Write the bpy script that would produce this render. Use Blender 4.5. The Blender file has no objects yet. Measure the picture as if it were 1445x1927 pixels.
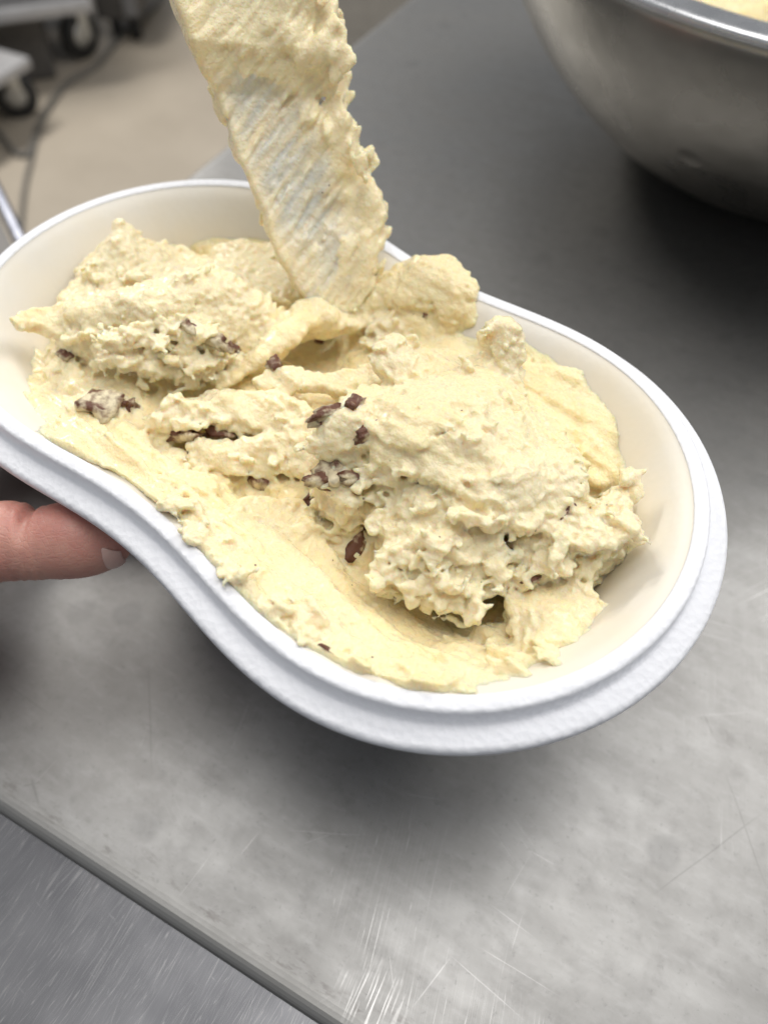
import bpy, bmesh, math, random
import numpy as np
from mathutils import Vector, Matrix
random.seed(4)
scene = bpy.context.scene
COL = scene.collection

# ------------------------------------------------------------------ camera
CAM = np.array([0.020337, -0.160037, 0.256105])
CM = np.array([[0.99992082, -0.00735872, -0.01020808],
               [0.0, 0.81119876, -0.58477054],
               [0.01258395, 0.58472423, 0.81113452]])      # columns: right, up, back
FPX, CX, CY = 1460.0, 722.5, 963.5
cd = bpy.data.cameras.new("camera"); cam = bpy.data.objects.new("camera", cd); COL.objects.link(cam)
cam.matrix_world = Matrix.Translation(CAM) @ Matrix(CM.tolist()).to_4x4()
cd.sensor_fit = 'VERTICAL'; cd.sensor_height = 24.0; cd.lens = 24.0 * FPX / 1927.0
cd.clip_start = 0.01; cd.clip_end = 60
cd.dof.use_dof = True; cd.dof.focus_distance = 0.200
cd.dof.aperture_fstop = cd.lens / 3.2
scene.camera = cam

# ------------------------------------------------------------------ light of the room
w = bpy.data.worlds.new("World"); scene.world = w; w.use_nodes = True
bg = w.node_tree.nodes["Background"]; bg.inputs[0].default_value = (0.94, 0.965, 1.0, 1); bg.inputs[1].default_value = 0.31
def lamp(name, loc, target, sx, sy, power, col):
    d = bpy.data.lights.new(name, 'AREA'); d.shape = 'RECTANGLE'; d.size = sx; d.size_y = sy; d.energy = power; d.color = col
    o = bpy.data.objects.new(name, d); COL.objects.link(o); o.location = loc
    o.rotation_euler = (Vector(target) - Vector(loc)).to_track_quat('-Z', 'Y').to_euler(); return o
lamp("ceiling_lamp", (0.16, 0.16, 1.75), (0.16, 0.16, 0), 1.6, 1.0, 21, (1.0, 0.97, 0.93))
lamp("ceiling_lamp", (1.9, 1.0, 1.75), (0.9, 0.6, 0), 1.2, 0.45, 30, (1.0, 0.97, 0.93))
lamp("ceiling_lamp", (-1.3, 2.2, 1.75), (-1.0, 2.0, -0.9), 1.2, 0.35, 66, (1.0, 0.96, 0.9))
scene.view_settings.view_transform = 'Standard'; scene.view_settings.look = 'None'
scene.view_settings.exposure = 0.0; scene.view_settings.gamma = 1.0
scene.cycles.use_denoising = True
scene.cycles.max_bounces = 8; scene.cycles.diffuse_bounces = 4

# ------------------------------------------------------------------ helpers
RIM = 0.100                                    # height of the tub's rim plane above the table
PHI = math.atan2(-0.637425755, 0.770511782)    # turn of the tub on the table
CP, SP = math.cos(PHI), math.sin(PHI)
def at(px, py, z):                             # world point at height z seen at a point of the photograph
    d = np.array([(px - CX) / FPX, -(py - CY) / FPX, -1.0]); d = CM @ d
    return CAM + d * ((z - CAM[2]) / d[2])
def tubpt(px, py, wz=0.0):                     # the same in the tub's own frame
    q = at(px, py, RIM + wz)
    return np.array([CP * q[0] + SP * q[1], -SP * q[0] + CP * q[1], wz])
def link(name, me, mats, parent=None, smooth=True):
    o = bpy.data.objects.new(name, me); COL.objects.link(o)
    for m in (mats if isinstance(mats, (list, tuple)) else [mats]): me.materials.append(m)
    if smooth: me.polygons.foreach_set('use_smooth', [True] * len(me.polygons))
    if parent: o.parent = parent
    return o
def tag(o, label=None, cat=None, group=None, kind=None):
    if label: o['label'] = label
    if cat: o['category'] = cat
    if group: o['group'] = group
    if kind: o['kind'] = kind
    return o
def empty(name, loc, label, cat, rz=0, group=None):
    o = bpy.data.objects.new(name, None); COL.objects.link(o); o.location = loc; o.rotation_euler = (0, 0, rz)
    o.empty_display_size = 0.02
    return tag(o, label, cat, group)
def np_mesh(name, V, F):
    me = bpy.data.meshes.new(name); V = np.asarray(V, np.float32); F = np.asarray(F, np.int32)
    n = F.shape[1]
    me.vertices.add(len(V)); me.vertices.foreach_set('co', V.ravel())
    me.loops.add(F.size); me.loops.foreach_set('vertex_index', F.ravel())
    me.polygons.add(len(F)); me.polygons.foreach_set('loop_start', np.arange(0, F.size, n, dtype=np.int32))
    me.update(calc_edges=True); me.validate(); return me
def bm_mesh(name, bm):
    bmesh.ops.recalc_face_normals(bm, faces=bm.faces[:])
    me = bpy.data.meshes.new(name); bm.to_mesh(me); bm.free(); return me
def box(bm, c, s, rot=0, bevel=0, seg=2):
    m = Matrix.Translation(c) @ Matrix.Rotation(rot, 4, 'Z') @ Matrix.Diagonal((s[0], s[1], s[2], 1))
    r = bmesh.ops.create_cube(bm, size=1, matrix=m)
    if bevel:
        es = list({e for v in r['verts'] for e in v.link_edges})
        bmesh.ops.bevel(bm, geom=es, offset=bevel, segments=seg, affect='EDGES', profile=0.5)
def lathe(bm, prof, n=48, mat=Matrix()):
    rings = [[bm.verts.new(mat @ Vector((r * math.cos(2 * math.pi * i / n), r * math.sin(2 * math.pi * i / n), z))) for i in range(n)] for r, z in prof]
    for a, b in zip(rings, rings[1:]):
        for i in range(n): bm.faces.new((a[i], a[(i + 1) % n], b[(i + 1) % n], b[i]))
    return rings
def tube(bm, pts, r, n=8):
    pts = [Vector(p) for p in pts]; prev = None
    for i, p in enumerate(pts):
        t = (pts[min(i + 1, len(pts) - 1)] - pts[max(i - 1, 0)]).normalized()
        a = t.orthogonal().normalized() if prev is None else (prev - t * prev.dot(t)).normalized()
        prev = a; b = t.cross(a)
        ring = [bm.verts.new(p + r * (a * math.cos(2 * math.pi * k / n) + b * math.sin(2 * math.pi * k / n))) for k in range(n)]
        if i:
            for k in range(n): bm.faces.new((old[k], old[(k + 1) % n], ring[(k + 1) % n], ring[k]))
        else: bm.faces.new(ring[::-1])
        old = ring
    bm.faces.new(old)
def spline(P, n):                              # Catmull-Rom through the points
    P = np.asarray(P, float); Q = np.vstack([2 * P[0] - P[1], P, 2 * P[-1] - P[-2]]); out = []
    for i in range(1, len(Q) - 2):
        for t in np.linspace(0, 1, n, endpoint=False):
            a, b, c, d = Q[i - 1], Q[i], Q[i + 1], Q[i + 2]
            out.append(.5 * (2 * b + (c - a) * t + (2 * a - 5 * b + 4 * c - d) * t * t + (3 * b - a - 3 * c + d) * t ** 3))
    out.append(P[-1]); return np.array(out)

# ---- volume modelling: signed distance grids turned into a mesh
NN = 128
def noise3(seed, sx, sy, sz):                  # periodic filtered noise, unit variance; sigmas in cells
    g = np.random.RandomState(seed).randn(NN, NN, NN).astype(np.float32)
    F = np.fft.rfftn(g)
    fx = np.fft.fftfreq(NN); fz = np.fft.rfftfreq(NN)
    F *= np.exp(-2 * np.pi ** 2 * ((sx * fx)[:, None, None] ** 2 + (sy * fx)[None, :, None] ** 2 + (sz * fz)[None, None, :] ** 2))
    r = np.fft.irfftn(F, s=(NN, NN, NN)).astype(np.float32); r -= r.mean(); return r / r.std()
def tri(N, x, y, z):                           # sample periodic noise at fractional cell coordinates
    xi, yi, zi = np.floor(x).astype(np.int32), np.floor(y).astype(np.int32), np.floor(z).astype(np.int32)
    fx, fy, fz = (x - xi).astype(np.float32), (y - yi).astype(np.float32), (z - zi).astype(np.float32)
    r = 0
    for a in (0, 1):
        for b in (0, 1):
            for c in (0, 1):
                r = r + N[(xi + a) % NN, (yi + b) % NN, (zi + c) % NN] * (fx if a else 1 - fx) * (fy if b else 1 - fy) * (fz if c else 1 - fz)
    return r
def smin(a, b, k):
    h = np.clip(0.5 + 0.5 * (b - a) / k, 0, 1); return b * (1 - h) + a * h - k * h * (1 - h)
def smax(a, b, k): return -smin(-a, -b, k)
def surface_nets(D, org, h):
    S = D < 0
    nx, ny, nz = D.shape
    cnt = np.zeros((nx - 1, ny - 1, nz - 1), np.int8)
    for a in (0, 1):
        for b in (0, 1):
            for c in (0, 1): cnt += S[a:nx - 1 + a, b:ny - 1 + b, c:nz - 1 + c]
    act = np.argwhere((cnt > 0) & (cnt < 8)); del cnt
    idx = np.full((nx - 1, ny - 1, nz - 1), -1, np.int32); idx[act[:, 0], act[:, 1], act[:, 2]] = np.arange(len(act))
    acc = np.zeros((len(act), 3)); num = np.zeros(len(act))
    for ax in range(3):
        o1, o2 = [k for k in range(3) if k != ax]
        for p in (0, 1):
            for q in (0, 1):
                c0 = act.copy(); c0[:, o1] += p; c0[:, o2] += q; c1 = c0.copy(); c1[:, ax] += 1
                d0 = D[c0[:, 0], c0[:, 1], c0[:, 2]]; d1 = D[c1[:, 0], c1[:, 1], c1[:, 2]]
                m = (d0 < 0) != (d1 < 0); t = np.where(m, d0 / np.where(m, d0 - d1, 1), 0)
                pos = c0.astype(float); pos[:, ax] += t
                acc[m] += pos[m]; num[m] += 1
    V = acc / num[:, None] * h + np.asarray(org)
    quads = []
    for ax in range(3):
        o1, o2 = (ax + 1) % 3, (ax + 2) % 3
        sl0 = [slice(None)] * 3; sl1 = [slice(None)] * 3
        sl0[ax] = slice(0, -1); sl1[ax] = slice(1, None)
        ch = S[tuple(sl0)] != S[tuple(sl1)]
        e = np.argwhere(ch); lim = np.array(D.shape) - 1
        e = e[(e[:, o1] > 0) & (e[:, o2] > 0) & (e[:, o1] < lim[o1]) & (e[:, o2] < lim[o2])]
        def cell(da, db):
            c = e.copy(); c[:, o1] -= da; c[:, o2] -= db; return idx[c[:, 0], c[:, 1], c[:, 2]]
        q = np.stack([cell(0, 0), cell(1, 0), cell(1, 1), cell(0, 1)], 1)
        fl = ~S[e[:, 0], e[:, 1], e[:, 2]]
        q[fl] = q[fl][:, ::-1]
        quads.append(q)
    return V, np.concatenate(quads)
def biggest(V, F):
    lab = np.arange(len(V))
    for _ in range(200):
        m = lab[F].min(1); new = lab.copy()
        for j in range(4): np.minimum.at(new, F[:, j], m)
        new = new[new]
        if (new == lab).all(): break
        lab = new
    main = np.bincount(lab).argmax(); keep = lab == main
    idx = np.cumsum(keep) - 1; F = F[keep[F[:, 0]]]
    return V[keep], idx[F]
def rbf(pts, c=0.006):
    pts = np.asarray(pts, float); n = len(pts); xy = pts[:, :2]; m = pts[:, 2].mean()
    K = np.sqrt(((xy[:, None] - xy[None]) ** 2).sum(2) + c * c) + np.eye(n) * 4e-4 * -1
    wt = np.linalg.solve(K, pts[:, 2] - m)
    def f(U, V):
        r = np.full(U.shape, m)
        for (x, y), a in zip(xy, wt): r += a * np.sqrt((U - x) ** 2 + (V - y) ** 2 + c * c)
        return r
    return f
def poly_sd(poly, U, V):                       # signed distance to a closed polygon, negative inside
    d2 = np.full(U.shape, 1e9); ins = np.zeros(U.shape, bool); n = len(poly)
    for i in range(n):
        ax, ay = poly[i]; bx, by = poly[(i + 1) % n]
        ex, ey = bx - ax, by - ay; L = ex * ex + ey * ey + 1e-14
        t = np.clip(((U - ax) * ex + (V - ay) * ey) / L, 0, 1)
        d2 = np.minimum(d2, (U - ax - t * ex) ** 2 + (V - ay - t * ey) ** 2)
        c = (ay > V) != (by > V)
        with np.errstate(divide='ignore', invalid='ignore'): xx = ax + (V - ay) * ex / (ey if abs(ey) > 1e-12 else 1e-12)
        ins ^= c & (U < xx)
    return np.where(ins, -1, 1) * np.sqrt(d2)

# ------------------------------------------------------------------ materials
class NT:
    def __init__(s, name):
        s.m = bpy.data.materials.new(name); s.m.use_nodes = True; s.t = s.m.node_tree; s.b = s.t.nodes['Principled BSDF']
        s.co = s.t.nodes.new('ShaderNodeTexCoord').outputs['Object']
    def n(s, kind, **kw):
        x = s.t.nodes.new('ShaderNode' + kind)
        for k, v in kw.items(): setattr(x, k, v)
        return x
    def put(s, sock, v):
        if isinstance(v, bpy.types.NodeSocket): s.t.links.new(v, sock)
        else: sock.default_value = v
    def math(s, op, a, b=None, c=None, clamp=False):
        x = s.n('Math', operation=op, use_clamp=clamp); s.put(x.inputs[0], a)
        if b is not None: s.put(x.inputs[1], b)
        if c is not None: s.put(x.inputs[2], c)
        return x.outputs[0]
    def map(s, scale=(1, 1, 1), rot=(0, 0, 0), loc=(0, 0, 0), co=None):
        x = s.n('Mapping'); s.put(x.inputs[0], co or s.co); x.inputs['Scale'].default_value = scale
        x.inputs['Rotation'].default_value = rot; x.inputs['Location'].default_value = loc; return x.outputs[0]
    def noise(s, scale, detail=3, rough=.5, co=None, dist=0):
        x = s.n('TexNoise'); s.put(x.inputs['Vector'], co or s.co); x.inputs['Scale'].default_value = scale
        x.inputs['Detail'].default_value = detail; x.inputs['Roughness'].default_value = rough; x.inputs['Distortion'].default_value = dist
        return x.outputs[0]
    def voro(s, scale, feature='F1', co=None, rand=1):
        x = s.n('TexVoronoi', feature=feature); s.put(x.inputs['Vector'], co or s.co); x.inputs['Scale'].default_value = scale
        x.inputs['Randomness'].default_value = rand; return x.outputs['Distance']
    def rng(s, v, a, b, c=0., d=1.):
        x = s.n('MapRange'); s.put(x.inputs[0], v)
        for i, q in enumerate((a, b, c, d)): s.put(x.inputs[i + 1], q)
        return x.outputs[0]
    def mix(s, f, a, b):
        x = s.n('Mix', data_type='RGBA'); s.put(x.inputs[0], f)
        for k, v in ((6, a), (7, b)): s.put(x.inputs[k], v if isinstance(v, bpy.types.NodeSocket) else (*v, 1))
        return x.outputs[2]
    def bump(s, h, strength, dist, nrm=None):
        x = s.n('Bump'); s.put(x.inputs['Height'], h); x.inputs['Strength'].default_value = strength; x.inputs['Distance'].default_value = dist
        if nrm: s.put(x.inputs['Normal'], nrm)
        return x.outputs[0]
    def set(s, **kw):
        for k, v in kw.items():
            sock = s.b.inputs[k.replace('_', ' ')]
            if isinstance(v, tuple) and len(v) == 3 and sock.type == 'RGBA': v = (*v, 1)
            s.put(sock, v)
        return s.m

def mat_gelato():
    t = NT('gelato')
    at_ = t.n('Attribute', attribute_name='pale').outputs['Fac']
    big = t.noise(55, 3, .55); fine = t.noise(900, 2, .6)
    c = t.mix(t.rng(big, .35, .68), (.92, .765, .425), (.93, .80, .505))
    c = t.mix(t.math('MULTIPLY', at_, .75), c, (.92, .822, .585))
    c = t.mix(t.rng(fine, .55, .8, 0, .35), c, (.92, .87, .70))
    fm = t.n('Attribute', attribute_name='film').outputs['Fac']
    c = t.mix(fm, c, (.66, .665, .60))
    sp = t.math('LESS_THAN', t.voro(170), .055)
    sp2 = t.math('MULTIPLY', sp, t.math('GREATER_THAN', t.noise(38, 1), .56))
    c = t.mix(t.math('MULTIPLY', sp2, .8), c, (.10, .05, .035))
    b1 = t.bump(t.noise(1500, 3, .6), .5, .0007)
    b2 = t.bump(t.noise(520, 4, .65), .45, .0014, b1)
    b3 = t.bump(t.voro(950), .18, .0006, b2)
    return t.set(Base_Color=c, Roughness=t.rng(t.noise(700, 2), .3, .7, .20, .40), Normal=b3, IOR=1.36,
                 Subsurface_Weight=.85, Subsurface_Radius=(1.0, .72, .38), Subsurface_Scale=.0021, Specular_IOR_Level=.6, Coat_Weight=.32, Coat_Roughness=.16)
def mat_chocolate():
    t = NT('chocolate')
    oi = t.n('ObjectInfo'); sx = t.n('SeparateColor'); t.put(sx.inputs[0], oi.outputs['Color'])
    m = t.rng(t.math('ADD', t.noise(190, 3, .55), t.math('SUBTRACT', sx.outputs[0], .5)), .45, .60)
    c = t.mix(t.math('MULTIPLY', m, .85), t.mix(t.noise(200), (.085, .030, .015), (.21, .080, .042)), (.86, .77, .53))
    return t.set(Base_Color=c, Roughness=.38, Normal=t.bump(t.noise(900, 4, .65), .7, .001))
def mat_foam():
    t = NT('white_foam')
    cells = t.voro(520); bead = t.voro(170, 'SMOOTH_F1')
    b = t.bump(t.noise(1400, 2), .16, .0004, t.bump(cells, .30, .0008, t.bump(bead, .07, .0012)))
    sparkle = t.rng(t.voro(900, rand=1), .0, .25, .30, .55)
    return t.set(Base_Color=(.785, .80, .845), Roughness=sparkle, Normal=b, Subsurface_Weight=.35,
                 Subsurface_Radius=(1, 1, 1), Subsurface_Scale=.0016, Specular_IOR_Level=.4)
def mat_foam_inside():
    t = NT('foam_inner_skin')
    film = t.rng(t.noise(28, 3, .6), .35, .7)
    c = t.mix(film, (.81, .785, .725), (.81, .755, .64))
    return t.set(Base_Color=c, Roughness=.42, Normal=t.bump(t.voro(420), .05, .0008), Subsurface_Weight=.3,
                 Subsurface_Radius=(1, 1, .9), Subsurface_Scale=.002)
def scratch(t, ang, along, across, thr, seed, width=.035, co=None):
    v = t.map((along, across, 1), (0, 0, 0), (seed * 3.7, seed * 1.9, 0), t.map((1, 1, 1), (0, 0, ang), co=co))
    n = t.noise(1, 1.5, .4, v)
    return t.rng(t.math('ABSOLUTE', t.math('SUBTRACT', n, thr)), 0, width, 1, 0)
def mat_table():
    t = NT('worn_steel')
    co = t.co
    b0 = t.noise(9, 5, .65); b1 = t.noise(46, 6, .7, dist=.5); b2 = t.noise(150, 4, .65)
    smear = t.noise(1, 4, .6, t.map((22, 90, 1), (0, 0, 0.35)))
    f = t.math('ADD', t.math('MULTIPLY', b0, .35), t.math('ADD', t.math('MULTIPLY', b1, .35), t.math('MULTIPLY', smear, .30)))
    c = t.mix(t.rng(f, .36, .64), (.225, .222, .216), (.300, .300, .297))
    c = t.mix(t.rng(b2, .52, .70, 0, .28), c, (.165, .162, .160))
    c = t.mix(t.rng(t.noise(1, 5, .7, t.map((120, 340, 1), (0, 0, .5))), .52, .68, 0, .30), c, (.34, .34, .34))
    c = t.mix(t.rng(t.noise(420, 3, .7), .60, .70, 0, .30), c, (.13, .13, .13))
    # dried drops: soft darker blots of their own shape
    dr = t.math('ADD', t.voro(26), t.math('MULTIPLY', t.noise(90, 2), .16))
    c = t.mix(t.math('MULTIPLY', t.rng(dr, .20, .25, 1, 0), .30), c, (.17, .17, .17))
    # grime against the front edge (local y = 0)
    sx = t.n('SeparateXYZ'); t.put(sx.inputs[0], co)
    edge = t.rng(t.math('ADD', sx.outputs[1], t.math('MULTIPLY', t.math('SUBTRACT', t.noise(110, 4, .7), .5), .030)), .004, .014, 1, 0)
    gr = t.math('MULTIPLY', edge, t.math('MULTIPLY', t.rng(t.noise(1, 4, .75, t.map((90, 300, 1))), .52, .62), t.rng(sx.outputs[1], .004, .007)))
    c = t.mix(t.math('MULTIPLY', gr, .6), c, (.12, .11, .105))
    c = t.mix(t.rng(sx.outputs[1], .0035, .0070, .45, 0), c, (.40, .395, .38))  # front lip coloured lighter, in place of the bright room it would reflect
    sc = None
    for ang, al, ac, thr, sd, wd, mlo in ((-.95, 9, 620, .5, 1, .008, .60), (.5, 7, 620, .5, 2, .007, .62), (-.2, 8, 560, .5, 3, .006, .64), (1.35, 10, 700, .5, 5, .007, .60)):
        s = t.math('MULTIPLY', scratch(t, ang, al, ac, thr, sd, wd), t.rng(t.noise(6 + sd, 3, .6, t.map(loc=(sd, sd, 0))), mlo, mlo + .07))
        sc = s if sc is None else t.math('MAXIMUM', sc, s)
    # a scuffed patch: many short bright strokes in one place
    px = t.math('SUBTRACT', sx.outputs[0], SCUFF[0]); py = t.math('SUBTRACT', sx.outputs[1], SCUFF[1])
    r = t.math('SQRT', t.math('ADD', t.math('MULTIPLY', px, px), t.math('MULTIPLY', py, py)))
    near = t.rng(t.math('ADD', r, t.math('MULTIPLY', t.noise(200, 2), .012)), .009, .017, 1, 0)
    st = t.rng(t.noise(1, 2, .5, t.map((55, 1300, 1), (0, 0, 0), co=t.map((1, 1, 1), (0, 0, -1.62)))), .52, .60)
    sc = t.math('MAXIMUM', sc, t.math('MULTIPLY', near, st))
    def line(x0, y0, x1, y1, wd):
        (ax, ay), (bx, by) = tloc(x0, y0), tloc(x1, y1); L = math.hypot(bx - ax, by - ay); ux, uy = (bx - ax) / L, (by - ay) / L
        dx = t.math('SUBTRACT', sx.outputs[0], ax); dy = t.math('SUBTRACT', sx.outputs[1], ay)
        al = t.math('ADD', t.math('MULTIPLY', dx, ux), t.math('MULTIPLY', dy, uy))
        ac = t.math('SUBTRACT', t.math('MULTIPLY', dy, ux), t.math('MULTIPLY', dx, uy))
        ac = t.math('ADD', ac, t.math('MULTIPLY', t.math('SUBTRACT', wavy, .5), .006))
        m = t.rng(t.math('ABSOLUTE', ac), wd * .2, wd * .75, .48, 0)
        return t.math('MULTIPLY', m, t.math('MULTIPLY', t.rng(al, 0, L * .2, 0, 1), t.rng(al, L * .7, L, 1, 0)))
    wavy = t.noise(12, 2)
    for seg in ((760, 1494, 838, 1506, .00022), (995, 1598, 1046, 1626, .00025), (920, 1700, 1010, 1765, .0002), (985, 1720, 960, 1800, .0002), (330, 1690, 400, 1600, .00016), (60, 1480, 110, 1425, .00018), (450, 1610, 490, 1560, .0002),
                (730, 1790, 740, 1880, .0002), (850, 1800, 770, 1900, .0003), (840, 1790, 990, 1927, .00022), (900, 1780, 1060, 1880, .0002), (1300, 1345, 1420, 1335, .0002), (540, 1560, 700, 1570, .0002), (560, 1590, 640, 1560, .00016), (950, 1690, 1000, 1600, .00014)):
        sc = t.math('MAXIMUM', sc, line(*seg))
    dk = None
    for seg in ((284, 1240, 290, 1470, .0004), (1225, 1680, 1450, 1522, .00045), (1325, 1340, 1345, 1390, .0006), (1360, 1450, 1445, 1680, .0004), (0, 1280, 110, 1350, .0003), (60, 1460, 75, 1520, .0008), (40, 1480, 80, 1470, .0006)):
        l_ = line(*seg); dk = l_ if dk is None else t.math('MAXIMUM', dk, l_)
    c = t.mix(t.math('MULTIPLY', dk, .55), c, (.09, .088, .085))
    c = t.mix(t.math('MULTIPLY', sc, .42), c, (.62, .62, .62))
    rough = t.math('SUBTRACT', t.rng(f, .36, .64, .52, .38), t.math('MULTIPLY', sc, .10))
    bm = t.bump(t.math('SUBTRACT', t.noise(1, 2, .5, t.map((60, 900, 1), (0, 0, -1.0))), t.math('MULTIPLY', sc, .5)), .02, .0005)
    return t.set(Base_Color=c, Metallic=.86, Roughness=rough, Normal=bm)
def mat_counter():
    t = NT('scratched_steel')
    f = t.noise(16, 4, .6)
    c = t.mix(t.rng(f, .35, .65), (.105, .107, .117), (.160, .162, .172))
    sc = None
    for ang, al, ac, sd, wd, lo in ((-1.50, 16, 1000, 1, .009, .30), (-1.64, 12, 1200, 2, .010, .32), (-1.38, 18, 1000, 4, .007, .38), (-1.85, 14, 900, 6, .005, .46), (.2, 16, 800, 8, .004, .55)):
        s = t.math('MULTIPLY', scratch(t, ang, al, ac, .5, sd, wd), t.rng(t.noise(30 + sd * 5, 3, .6, t.map(loc=(sd, 2 * sd, 0))), lo, lo + .12))
        sc = s if sc is None else t.math('MAXIMUM', sc, s)
    c = t.mix(t.math('MULTIPLY', sc, .36), c, (.40, .40, .40))
    dk = t.math('MULTIPLY', scratch(t, .75, 5, 150, .5, 9, .03), t.rng(t.noise(9, 2), .56, .62))
    c = t.mix(t.math('MULTIPLY', dk, .6), c, (.12, .11, .11))
    bm = t.bump(t.noise(1, 3, .6, t.map((30, 1600, 1), (0, 0, 0), co=t.map((1, 1, 1), (0, 0, -1.55)))), .05, .0003)
    return t.set(Base_Color=c, Metallic=.9, Roughness=t.rng(f, .3, .7, .46, .34), Normal=bm)
def mat_steel(name, c0, c1, rough, scale=20, bump=.03):
    t = NT(name); f = t.noise(scale, 5, .6)
    d = t.voro(14)
    bm = t.bump(t.rng(d, 0, .10, 0, 1), bump, .004, t.bump(t.noise(scale * 2, 3), bump * 1.2, .003))
    return t.set(Base_Color=t.mix(t.rng(f, .35, .65), c0, c1), Metallic=.95, Roughness=t.rng(t.noise(scale * 2.3, 4), .3, .7, rough - .06, rough + .06), Normal=bm)
def mat_plain(name, c, rough=.5, metal=0., var=.25, scale=30):
    t = NT(name)
    return t.set(Base_Color=t.mix(t.noise(scale, 4), tuple(x * (1 - var) for x in c), tuple(min(1, x * (1 + var)) for x in c)), Roughness=rough, Metallic=metal,
                 Normal=t.bump(t.noise(scale * 6, 3), .08, .002))
def mat_floor():
    t = NT('beige_floor')
    c = t.mix(t.rng(t.noise(3, 4, .6), .3, .7), (.36, .315, .255), (.44, .39, .32))
    c = t.mix(t.rng(t.noise(60, 3), .5, .7, 0, .35), c, (.33, .29, .24))
    return t.set(Base_Color=c, Roughness=.45, Normal=t.bump(t.noise(180, 3), .06, .002))
def mat_skin():
    t = NT('skin')
    blotch = t.noise(60, 3, .6); fine = t.noise(420, 3, .6)
    c = t.mix(t.rng(blotch, .35, .65), (.58, .315, .25), (.50, .225, .185))
    c = t.mix(t.rng(fine, .55, .75, 0, .35), c, (.62, .36, .28))
    cr = t.math('MULTIPLY', t.voro(560, 'DISTANCE_TO_EDGE'), 1.0)
    b = t.bump(t.rng(cr, 0, .12), .16, .0004, t.bump(t.noise(1, 3, .6, t.map((420, 1500, 1500), (0, 0, .5))), .25, .0005))
    return t.set(Base_Color=c, Roughness=.47, Normal=b, Subsurface_Weight=.35, Subsurface_Radius=(1, .35, .2), Subsurface_Scale=.004)

# ------------------------------------------------------------------ table, counter, floor
A0, A1, B0, B1 = [at(*p, 0)[:2] for p in ((0, 1530), (600, 1927), (385, 330), (810, 0))]
dA = (A1 - A0) / np.linalg.norm(A1 - A0); dB = np.array([-dA[1], dA[0]])
bl = (B1 - B0) / np.linalg.norm(B1 - B0)
k = np.linalg.solve(np.stack([dA, -bl], 1), B0 - A0); CORN = A0 + k[0] * dA
TROT = math.atan2(dA[1], dA[0])
def tloc(px, py):
    q = at(px, py, 0)[:2] - CORN; return float(q @ dA), float(q @ dB)
SCUFF = tloc(700, 1885)
M_TABLE, M_COUNTER, M_FLOOR = mat_table(), mat_counter(), mat_floor()
M_LEG = mat_steel('leg_steel', (.45, .45, .46), (.58, .58, .59), .38)
tb = empty('steel_table', (CORN[0], CORN[1], -0.9), 'wide worn stainless steel worktable under the foam tub and mixing bowl', 'table', TROT)
TL, TW = 1.7, 1.15
bm = bmesh.new()
prof = [(0.0, -.0036), (0.0002, -.0027), (.0006, -.0019), (.0012, -.0013), (.0021, -.0007), (.0032, -.0003), (.0046, -.0001), (.0060, 0.0)]       # rounded rim of the sheet
def sheet(bm, z0, L, W, prof, drop):
    loops = []
    for o, z in [(0.0012, -drop)] + prof:
        x0, y0, x1, y1 = o, o, L - o, W - o; c = .006 - o * .5; ring = []
        for (cx, cy, a0) in ((x0 + c, y0 + c, 180), (x1 - c, y0 + c, 270), (x1 - c, y1 - c, 0), (x0 + c, y1 - c, 90)):
            for s in range(5):
                a = math.radians(a0 + s * 22.5); ring.append(bm.verts.new((cx + c * math.cos(a), cy + c * math.sin(a), z0 + z)))
        loops.append(ring)
    for a, b in zip(loops, loops[1:]):
        for i in range(len(a)): bm.faces.new((a[i], a[(i + 1) % len(a)], b[(i + 1) % len(b)], b[i]))
    bm.faces.new(loops[-1]); bm.faces.new(loops[0][::-1])
sheet(bm, .9, TL, TW, prof, .0060)
o = link('table_top', bm_mesh('table_top', bm), M_TABLE, tb, False)
bm = bmesh.new()
box(bm, (TL / 2, TW / 2 + .03, .9 - .0062 - .0295), (TL - .04, TW - .10, .058), bevel=.003)
link('apron', bm_mesh('apron', bm), M_LEG, tb, False)
for x, y in ((.10, .14), (TL - .10, .14), (.10, TW - .10), (TL - .10, TW - .10)):
    bm = bmesh.new(); lathe(bm, [(0, 0), (.022, 0), (.024, .03), (.02, .05), (.02, .8350), (0, .8350)], 16, Matrix.Translation((x, y, 0)))
    link('leg', bm_mesh('leg', bm), M_LEG, tb)
ct = empty('steel_counter', (CORN[0], CORN[1], -0.9), 'darker scratched steel counter butted below the rolled front edge of the worktable', 'counter', TROT)
bm = bmesh.new(); sheet(bm, .8962, TL, .62, [(0, -.004), (.001, -.001), (.003, 0)], .03)
for v in bm.verts: v.co.y -= .605
link('counter_top', bm_mesh('counter_top', bm), M_COUNTER, ct, False)
bm = bmesh.new(); box(bm, (TL / 2, -.29, .43), (TL - .06, .5, .86), bevel=.004)
link('cabinet', bm_mesh('cabinet', bm), M_LEG, ct, False)
bm = bmesh.new()
vs = [bm.verts.new(v) for v in ((-4, -3, 0), (4, -3, 0), (4, 7, 0), (-4, 7, 0))]; bm.faces.new(vs)
fl = link('floor', bm_mesh('floor', bm), M_FLOOR, None, False); fl.location.z = -.9; tag(fl, kind='structure')

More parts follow.
